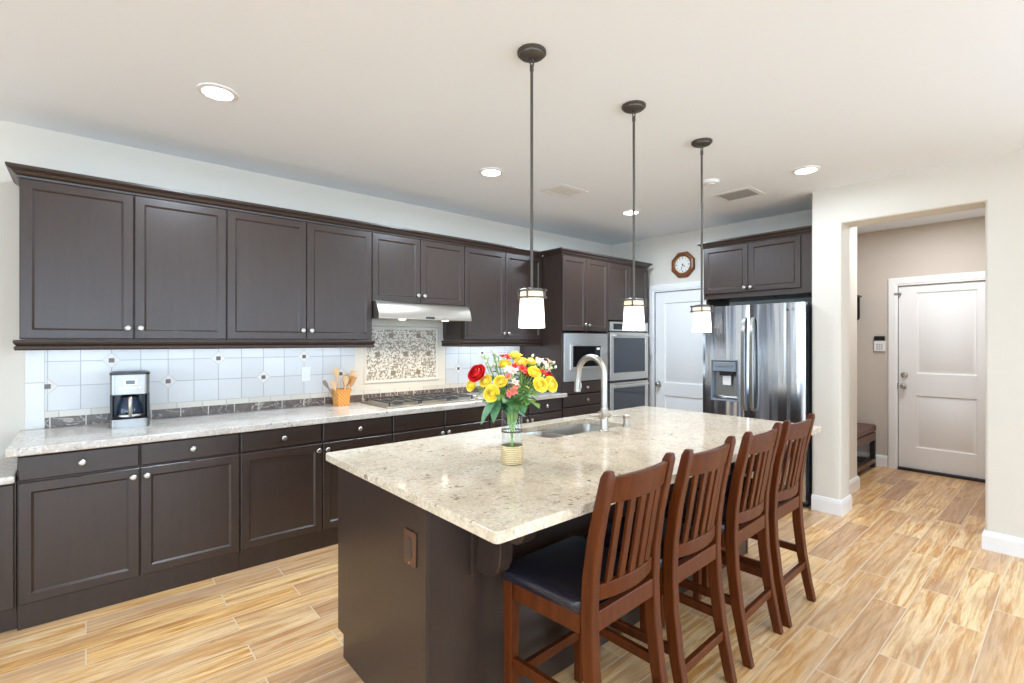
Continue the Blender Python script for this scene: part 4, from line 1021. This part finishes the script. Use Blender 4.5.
hand(MB(), R(130), 0.046, 0.003).build('hour_hand', 'black', ck_)
hand(MB(), R(198), 0.068, 0.0022).lathe([(0.006, -0.024), (0.006, -0.028), (0, -0.028)], n=12, axis='y').build('minute_hand', 'black', ck_)

# ------------------------------------------------------------------ hall: bench, shelf, keypad
bn = thing('storage_bench', 'brown upholstered bench with dark slatted lower shelf in the hall nook', 'bench', (5.75, 1.53, 0))
BWd, BDp = 1.09, 0.395
MB().box(0, BWd, 0, BDp, 0.31, 0.405).build('seat_box', 'brown_leather', bn, bev=0.008)
MB().box(-0.005, BWd + 0.005, -0.006, BDp + 0.004, 0.409, 0.487).build('seat_pad', 'brown_leather', bn, bev=0.02, seg=3)
for x in (0.0, BWd - 0.05):
    for y in (0.0, BDp - 0.05): MB().box(x, x + 0.05, y, y + 0.05, 0, 0.3095).build('leg', 'bench_wood', bn, bev=0.003)
mb = MB()
for i in range(6): mb.box(0.0505, BWd - 0.0505, 0.012 + 0.068 * i, 0.06 + 0.068 * i, 0.085, 0.105)
mb.build('shelf_slat', 'bench_wood', bn); MB().box(0.0505, BWd - 0.0505, -0.004, 0.010, 0.06, 0.105).build('shelf_rail', 'copper', bn)
ws = thing('wall_shelf', 'small dark wooden coat shelf on the hall nook wall, mostly hidden by the pillar', 'shelf', (6.2, 1.95, 1.775))
MB().box(0, 0.665, -0.278, -0.0005, 0.18, 0.196).build('top_board', 'bench_wood', ws, bev=0.003)
MB().box(0.01, 0.655, -0.022, -0.0005, -0.09, 0.1795).build('back_board', 'bench_wood', ws, bev=0.002)
for x in (0.01, 0.31, 0.633): MB().prism([(-0.0225, 0.1795), (-0.263, 0.1795), (-0.263, -0.07), (-0.245, -0.09), (-0.0225, -0.09)], x, x + 0.022, 'x').build('divider', 'bench_wood', ws, bev=0.002)
MB().box(0.0325, 0.3095, -0.24, -0.0225, -0.085, -0.07).build('cubby_floor', 'bench_wood', ws); MB().box(0.3325, 0.6325, -0.24, -0.0225, -0.085, -0.07).build('cubby_floor', 'bench_wood', ws)
for x in (0.15, 0.33, 0.5): MB().tube([(x, -0.2, -0.086), (x, -0.2, -0.12), (x, -0.225, -0.135), (x, -0.245, -0.12)], 0.006, 8).build('hook', 'bronze', ws, True)
kp = thing('alarm_keypad', 'white wall keypad with black top beside the hall door casing', 'keypad', (HX, 1.512, 1.41), R(-90))
MB().box(-0.055, 0.055, -0.022, -0.0004, -0.085, 0.035).build('body', 'lightplastic', kp, bev=0.005)
MB().box(-0.05, 0.05, -0.026, -0.0004, 0.036, 0.088).build('sensor_panel', 'black', kp, bev=0.004)
mb = MB()
for i in range(3):
    for j in range(3): mb.box(-0.03 + 0.022 * i, -0.014 + 0.022 * i, -0.0235, -0.021, -0.065 + 0.024 * j, -0.05 + 0.024 * j)
mb.build('keypad_button', 'grille', kp)

# ------------------------------------------------------------------ vase and bouquet
VX, VY, VZ = 1.383, 1.596, 0.9152
va = thing('vase', 'tall clear glass vase with gold ribbed lower band on the island', 'vase', (VX, VY, VZ))
MB().lathe([(0.044, 0.0), (0.0455, 0.004), (0.0455, 0.228), (0.0445, 0.230), (0.0425, 0.228), (0.0425, 0.012), (0.0, 0.010)], n=40).build('glass', 'glass', va, True)
MB().lathe([(0.0462, 0.001), (0.048, 0.004), (0.048, 0.074), (0.0462, 0.078), (0.0462, 0.001)], n=40, cap0=False, cap1=False).build('gold_band', 'gold', va, True)
MB().lathe([(0.0461, 0.135), (0.0469, 0.136), (0.0469, 0.141), (0.0461, 0.142), (0.0461, 0.135)], n=40, cap0=False, cap1=False).build('ring', 'bronze', va, True)
Fw = Vector((0.6547, 0.7558, 0)); Rt = Vector((0.7558, -0.6547, 0))
def rose_bloom(r, openn=1.0):
    """tight spiral heart inside cupped, lower and lower outer petals"""
    mb = MB(); rnd = random.Random(int(r * 1e5) + int(openn * 77))
    for layer, (n, Rr, H, cl) in enumerate(((3, 0.24, 0.80, 0.45), (4, 0.42, 0.80, 0.72), (5, 0.62, 0.70, 0.88), (5, 0.82 * openn, 0.54, 1.0), (6, 1.0 * openn, 0.32, 1.14))):
        for k in range(n):
            a0 = 2 * PI * k / n + layer * 0.75 + rnd.uniform(-0.15, 0.15); half = PI / n * 1.4; hh = H * rnd.uniform(0.93, 1.06)
            def f(u, v, a0=a0, half=half, Rr=Rr, cl=cl, hh=hh, layer=layer):
                a = a0 + (u - 0.5) * 2 * half * (0.45 + 0.55 * math.sin(PI * min(0.93, 0.2 + 0.6 * v)))
                rad = Rr * min(1.0, 1.35 * v ** 0.6) * (1 + (cl - 1) * v ** 3) + 0.03 * Rr * (u - 0.5)
                z = -0.42 + (hh + 0.42) * v ** 0.85 - 0.35 * (u - 0.5) ** 2 * v - (0.10 * max(0, v - 0.8) * 5 if layer > 2 else 0)
                return (rad * r * math.cos(a), rad * r * math.sin(a), z * r)
            mb.patch(f, 6, 6)
    return mb
def lily_bloom(r, seed=0):
    mb = MB(); rnd = random.Random(seed)
    for k in range(6):
        a = 2 * PI * k / 6 + rnd.uniform(-0.12, 0.12); wd = 0.32 if k % 2 else 0.24
        def f(u, v, a=a, wd=wd):
            ww = wd * r * math.sin(PI * min(1, 0.12 + v * 0.86)) * (u - 0.5) * 2
            rad = r * (0.08 + 0.92 * v ** 1.3); z = r * (0.95 * v - 0.55 * v * v * v) - 0.1 * abs(u - 0.5) * r
            return (rad * math.cos(a) - ww * math.sin(a), rad * math.sin(a) + ww * math.cos(a), z)
        mb.patch(f, 4, 6)
    return mb
def leaf_mesh(mb, base, direction, L, Wd, droop=0.3, twist=0.0):
    d = Vector(direction).normalized(); side = d.cross(Vector((0, 0, 1)))
    if side.length < 0.1: side = Vector((1, 0, 0))
    side.normalize(); side = (Matrix.Rotation(twist, 3, d) @ side); up = side.cross(d); b = Vector(base)
    def f(u, v):
        ww = Wd * (math.sin(PI * v ** 0.8) ** 0.9 if 0 < v < 1 else 0.0) * (u - 0.5) * 2
        p = b + d * (L * v) + side * ww + up * (0.25 * abs(ww)) + Vector((0, 0, -droop * L * v * v))
        return tuple(p)
    return mb.patch(f, 4, 8)
TIP = Vector((0, 0, 0.0))
def flower(kind, label, cat, group, u, v, z, parts, neck=None, leaves=(), rootr=0.022):
    """u right, v away from the room's front, z up, from the vase base; the stem runs from the vase foot to the bloom"""
    head = Rt * u + Fw * v + Vector((0, 0, z))
    n2 = math.hypot(u, v) or 1
    foot = Vector((-head.x, -head.y, 0)).normalized() * rootr * 0.8 + Vector((0, 0, 0.022))
    mouth = Vector((head.x, head.y, 0)) * min(1.0, 0.027 / max(1e-4, math.hypot(head.x, head.y))) + Vector((0, 0, 0.225))
    t = thing(kind, label, cat, (VX, VY, VZ), 0, group)
    pts = []
    for i in range(9):
        s = i / 8
        if s < 0.5: p = foot.lerp(mouth, s * 2)
        else:
            q = (s - 0.5) * 2; c1_ = mouth + (mouth - foot) * 0.35
            p = mouth * (1 - q) ** 2 + c1_ * 2 * q * (1 - q) + head * q * q
        pts.append(p)
    MB().tube([tuple(p) for p in pts], [0.0026] * 8 + [0.0032], 6).build('stem', 'stem', t, True)
    ax = (pts[-1] - pts[-2]).normalized()
    ax = (ax + Vector(neck if neck else (0, 0, 0))).normalized()
    q = Vector((0, 0, 1)).rotation_difference(ax)
    for nm, mb, m, off in parts:
        mb.bm.transform(Matrix.Translation(head + q @ Vector(off)) @ q.to_matrix().to_4x4())
        mb.build(nm, m, t, True)
    for s, du, dv, dz, L, Wd, m in leaves:
        mb = MB(); i = s * 8; a = int(min(7, i)); b_ = pts[a].lerp(pts[a + 1], i - a)
        leaf_mesh(mb, b_, Rt * du + Fw * dv + Vector((0, 0, dz)), L, Wd, 0.3, random.uniform(-0.6, 0.6))
        mb.build('leaf', m, t, True)
    return t
CAMWARD = tuple(-Fw * 0.9 + Vector((0, 0, 0.15)))
def calyx(r): return MB().lathe([(0.15 * r, -0.75 * r), (0.34 * r, -0.5 * r), (0.42 * r, -0.25 * r), (0.3 * r, -0.1 * r)], n=8)
YG = 'yellow roses in the glass vase'
roses = [  # u, v, z, radius, label
    (-0.110, -0.030, 0.352, 0.027, 'yellow rose just below the large red rose in the vase'),
    (-0.048, -0.055, 0.352, 0.026, 'yellow rose left of the pink blossoms, front of the bouquet'),
    (-0.083, -0.065, 0.305, 0.030, 'full yellow rose lowest at the front of the bouquet'),
    (-0.172, -0.010, 0.334, 0.026, 'yellow rose at the far left edge of the bouquet'),
    (-0.030, 0.015, 0.420, 0.024, 'yellow rose upper left of the pink blossoms in the bouquet'),
    (0.012, 0.045, 0.458, 0.028, 'yellow rose topmost at the centre of the bouquet'),
    (0.080, 0.040, 0.428, 0.027, 'yellow rose at the upper right of the bouquet, beside white blossoms'),
    (0.094, -0.020, 0.388, 0.026, 'yellow rose on the right half of the bouquet above two larger ones'),
    (0.116, -0.060, 0.340, 0.028, 'yellow rose lower right at the front of the bouquet'),
    (0.162, -0.020, 0.338, 0.033, 'largest yellow rose at the far right edge of the bouquet'),
    (0.038, 0.020, 0.430, 0.025, 'pale yellow rose beside the topmost yellow rose in the bouquet')]
for i, (u, v, z, r, lab) in enumerate(roses):
    lv = []
    if i in (0, 2, 3, 8): lv = [(0.72, -0.9 if u < 0 else 0.9, -0.3, 0.1, 0.065, 0.020, 'leaf'), (0.62, 0.3, -0.9, -0.3, 0.06, 0.018, 'leaf2')]
    if i in (5, 6, 9): lv = [(0.85, 0.5, 0.2, 0.6, 0.06, 0.016, 'leaf')]
    flower('yellow_rose', lab, 'flower', YG, u, v, z, [('bloom', rose_bloom(r, 1.0 + 0.06 * (i % 3)), 'paleyellow' if i == 10 else 'yellow', (0, 0, 0)), ('calyx', calyx(r), 'stem', (0, 0, 0))], CAMWARD if v < 0.03 else (0, 0, 0.2), lv)
flower('red_rose', 'large red rose at the upper left of the bouquet', 'flower', None, -0.146, -0.040, 0.385, [('bloom', rose_bloom(0.038, 1.0), 'red', (0, 0, 0)), ('calyx', calyx(0.038), 'stem', (0, 0, 0))], CAMWARD, [(0.75, -0.7, -0.2, -0.2, 0.07, 0.02, 'leaf')])
def cluster(kind, label, group, u, v, z, m, heads, r, leaves=()):
    parts = []
    for i, (a, b, c) in enumerate(heads):
        mb = lily_bloom(r * random.uniform(0.85, 1.1), i + int(1000 * abs(u)))
        mb.bm.transform(Matrix.Rotation(random.uniform(0.2, 0.9), 4, Vector((math.cos(i * 2.3), math.sin(i * 2.3), 0))))
        parts.append(('bloom', mb, m if isinstance(m, str) else m[i % len(m)], (a, b, c)))
        tw = MB().tube([(0, 0, -0.03), (a * 0.6, b * 0.6, (c - 0.03) * 0.6), (a, b, c)], 0.0016, 5); parts.append(('stalk', tw, 'stem', (0, 0, 0)))
    return flower(kind, label, 'flower', group, u, v, z, parts, tuple(-Fw * 0.35 + Vector((0, 0, 0.3))), leaves)
RG = 'red lilies in the glass vase'
cluster('red_lily', 'red lily cluster right of the pink blossoms in the bouquet', RG, 0.040, -0.015, 0.392, 'red', [(0, 0, 0.01), (0.026, 0.006, 0.0), (-0.018, 0.02, 0.012), (0.012, -0.022, -0.012)], 0.026)
cluster('red_lily', 'small red lily low at the right edge of the bouquet', RG, 0.142, 0.0, 0.372, 'red', [(0, 0, 0.0), (0.018, 0.0, 0.010), (-0.016, 0.012, 0.006)], 0.022)
cluster('red_lily', 'small red lily at the top of the bouquet behind the yellow roses', RG, -0.022, 0.035, 0.452, 'red', [(0, 0, 0.0), (-0.022, 0.004, 0.004)], 0.020)
PG = 'pink alstroemerias in the glass vase'
cluster('alstroemeria', 'pink and white alstroemeria spray at the front centre of the bouquet', PG, 0.000, -0.085, 0.372, ['pink', 'pink', 'coral', 'pink', 'coral', 'pink'], [(0, 0, 0.03), (0.018, 0.008, 0.018), (-0.02, 0.0, 0.012), (0.0, -0.012, -0.022), (0.014, -0.01, -0.034), (-0.012, 0.012, 0.04)], 0.022)
cluster('alstroemeria', 'coral alstroemeria just below the pink spray in the bouquet', PG, 0.004, -0.092, 0.318, ['coral'], [(0, 0, 0.0), (0.018, 0.004, 0.006), (-0.014, 0.0, -0.006)], 0.021)
cluster('alstroemeria', 'pale pink alstroemeria at the upper right edge of the bouquet', PG, 0.140, 0.01, 0.420, ['pink'], [(0, 0, 0.0), (0.024, 0.004, 0.014), (-0.022, 0.01, 0.004), (0.028, 0.0, -0.016)], 0.022)
def buds(label, u, v, z, n, seed):
    rnd = random.Random(seed); parts = []
    sp = MB(); bd = MB()
    for i in range(n):
        a, b, c = rnd.uniform(-0.02, 0.02), rnd.uniform(-0.02, 0.02), -0.07 + 0.085 * i / n
        sp.tube([(0, 0, c - 0.025), (a, b, c)], 0.0013, 5); bd.lathe([(0.001, -0.007), (0.0055, -0.003), (0.006, 0.003), (0.002, 0.008)], (a, b, c + 0.004), 7)
    parts = [('stalk', sp, 'stem', (0, 0, 0)), ('bud', bd, 'white_bud', (0, 0, 0))]
    return flower('filler_stem', label, 'greenery', 'budded filler stems in the vase', u, v, z, parts, (0, 0, 0.5), [(0.8, -0.4, 0.2, 0.5, 0.05, 0.01, 'leaf'), (0.9, 0.5, 0.0, 0.6, 0.045, 0.009, 'leaf2')])
buds('stem of small white buds at the upper left of the bouquet', -0.122, 0.02, 0.462, 9, 1)
buds('stem of white buds rising left of the topmost yellow rose', -0.082, 0.03, 0.475, 8, 2)
buds('stem of pale buds behind the right yellow roses', 0.108, 0.06, 0.445, 8, 4)
buds('stem of pale buds at the very right tip of the bouquet', 0.172, 0.03, 0.425, 7, 5)
def greens(label, u, v, z, lv):
    return flower('leafy_stem', label, 'greenery', 'leafy stems in the vase', u, v, z, [], None, lv)
rl = random.Random(3)
def ring_leaves(n, s0, s1, L, Wd, m, u, dz=0.1):
    return [(s0 + (s1 - s0) * i / max(1, n - 1), math.cos(i * 2.4 + u * 20), math.sin(i * 2.4 + u * 20), dz + rl.uniform(-0.2, 0.3), L * rl.uniform(0.8, 1.15), Wd * rl.uniform(0.85, 1.15), m) for i in range(n)]
greens('long rose leaf stem hanging over the left rim of the vase', -0.075, -0.05, 0.275, [(0.88, -0.25, -0.5, -0.9, 0.085, 0.026, 'leaf2'), (0.97, -0.5, -0.4, -0.6, 0.10, 0.025, 'leaf2'), (0.75, -0.9, 0.0, 0.2, 0.06, 0.019, 'leaf')])
greens('leafy stem on the left below the red rose', -0.115, -0.01, 0.315, ring_leaves(7, 0.65, 1.0, 0.06, 0.019, 'leaf', -0.1))
greens('leafy stem at the front centre over the vase mouth', -0.012, -0.06, 0.285, ring_leaves(8, 0.55, 1.0, 0.062, 0.020, 'leaf2', 0.0, -0.1))
greens('leafy stem right of centre over the vase mouth', 0.045, -0.055, 0.295, ring_leaves(8, 0.6, 1.0, 0.06, 0.018, 'leaf2', 0.05, 0.0))
greens('light green leafy stem at the right below the yellow roses', 0.090, -0.02, 0.30, ring_leaves(9, 0.6, 1.0, 0.05, 0.013, 'stem', 0.09))
greens('small leafy sprig lowest at the right of the bouquet', 0.092, -0.05, 0.262, ring_leaves(5, 0.8, 1.0, 0.035, 0.015, 'stem', 0.11, -0.3))
greens('leafy stem in the middle of the bouquet between the roses', 0.0, 0.02, 0.39, ring_leaves(10, 0.6, 1.0, 0.06, 0.016, 'leaf', 0.02))
greens('tall leafy stem at the top left of the bouquet', -0.06, 0.03, 0.455, ring_leaves(8, 0.7, 1.0, 0.05, 0.011, 'leaf', -0.04, 0.5))
greens('leafy stem behind the large red rose', -0.13, 0.03, 0.36, ring_leaves(8, 0.6, 1.0, 0.055, 0.015, 'leaf', -0.2))
greens('pale leafy stem just right of the pink spray', 0.035, -0.07, 0.335, ring_leaves(10, 0.55, 1.0, 0.055, 0.012, 'stem', 0.13, 0.2))
greens('pale leafy stem below the lower right yellow rose', 0.075, -0.075, 0.30, ring_leaves(10, 0.55, 1.0, 0.05, 0.012, 'stem', 0.17, 0.1))
greens('leafy stem left of the pink spray above the vase rim', -0.045, -0.075, 0.30, ring_leaves(9, 0.55, 1.0, 0.06, 0.017, 'leaf', 0.21, 0.0))
greens('slender leafy stem at the upper right of the bouquet', 0.06, 0.03, 0.44, ring_leaves(9, 0.65, 1.0, 0.05, 0.011, 'stem', 0.25, 0.4))
greens('leafy stem behind the right yellow roses', 0.07, 0.05, 0.39, ring_leaves(9, 0.6, 1.0, 0.055, 0.015, 'leaf', 0.06))
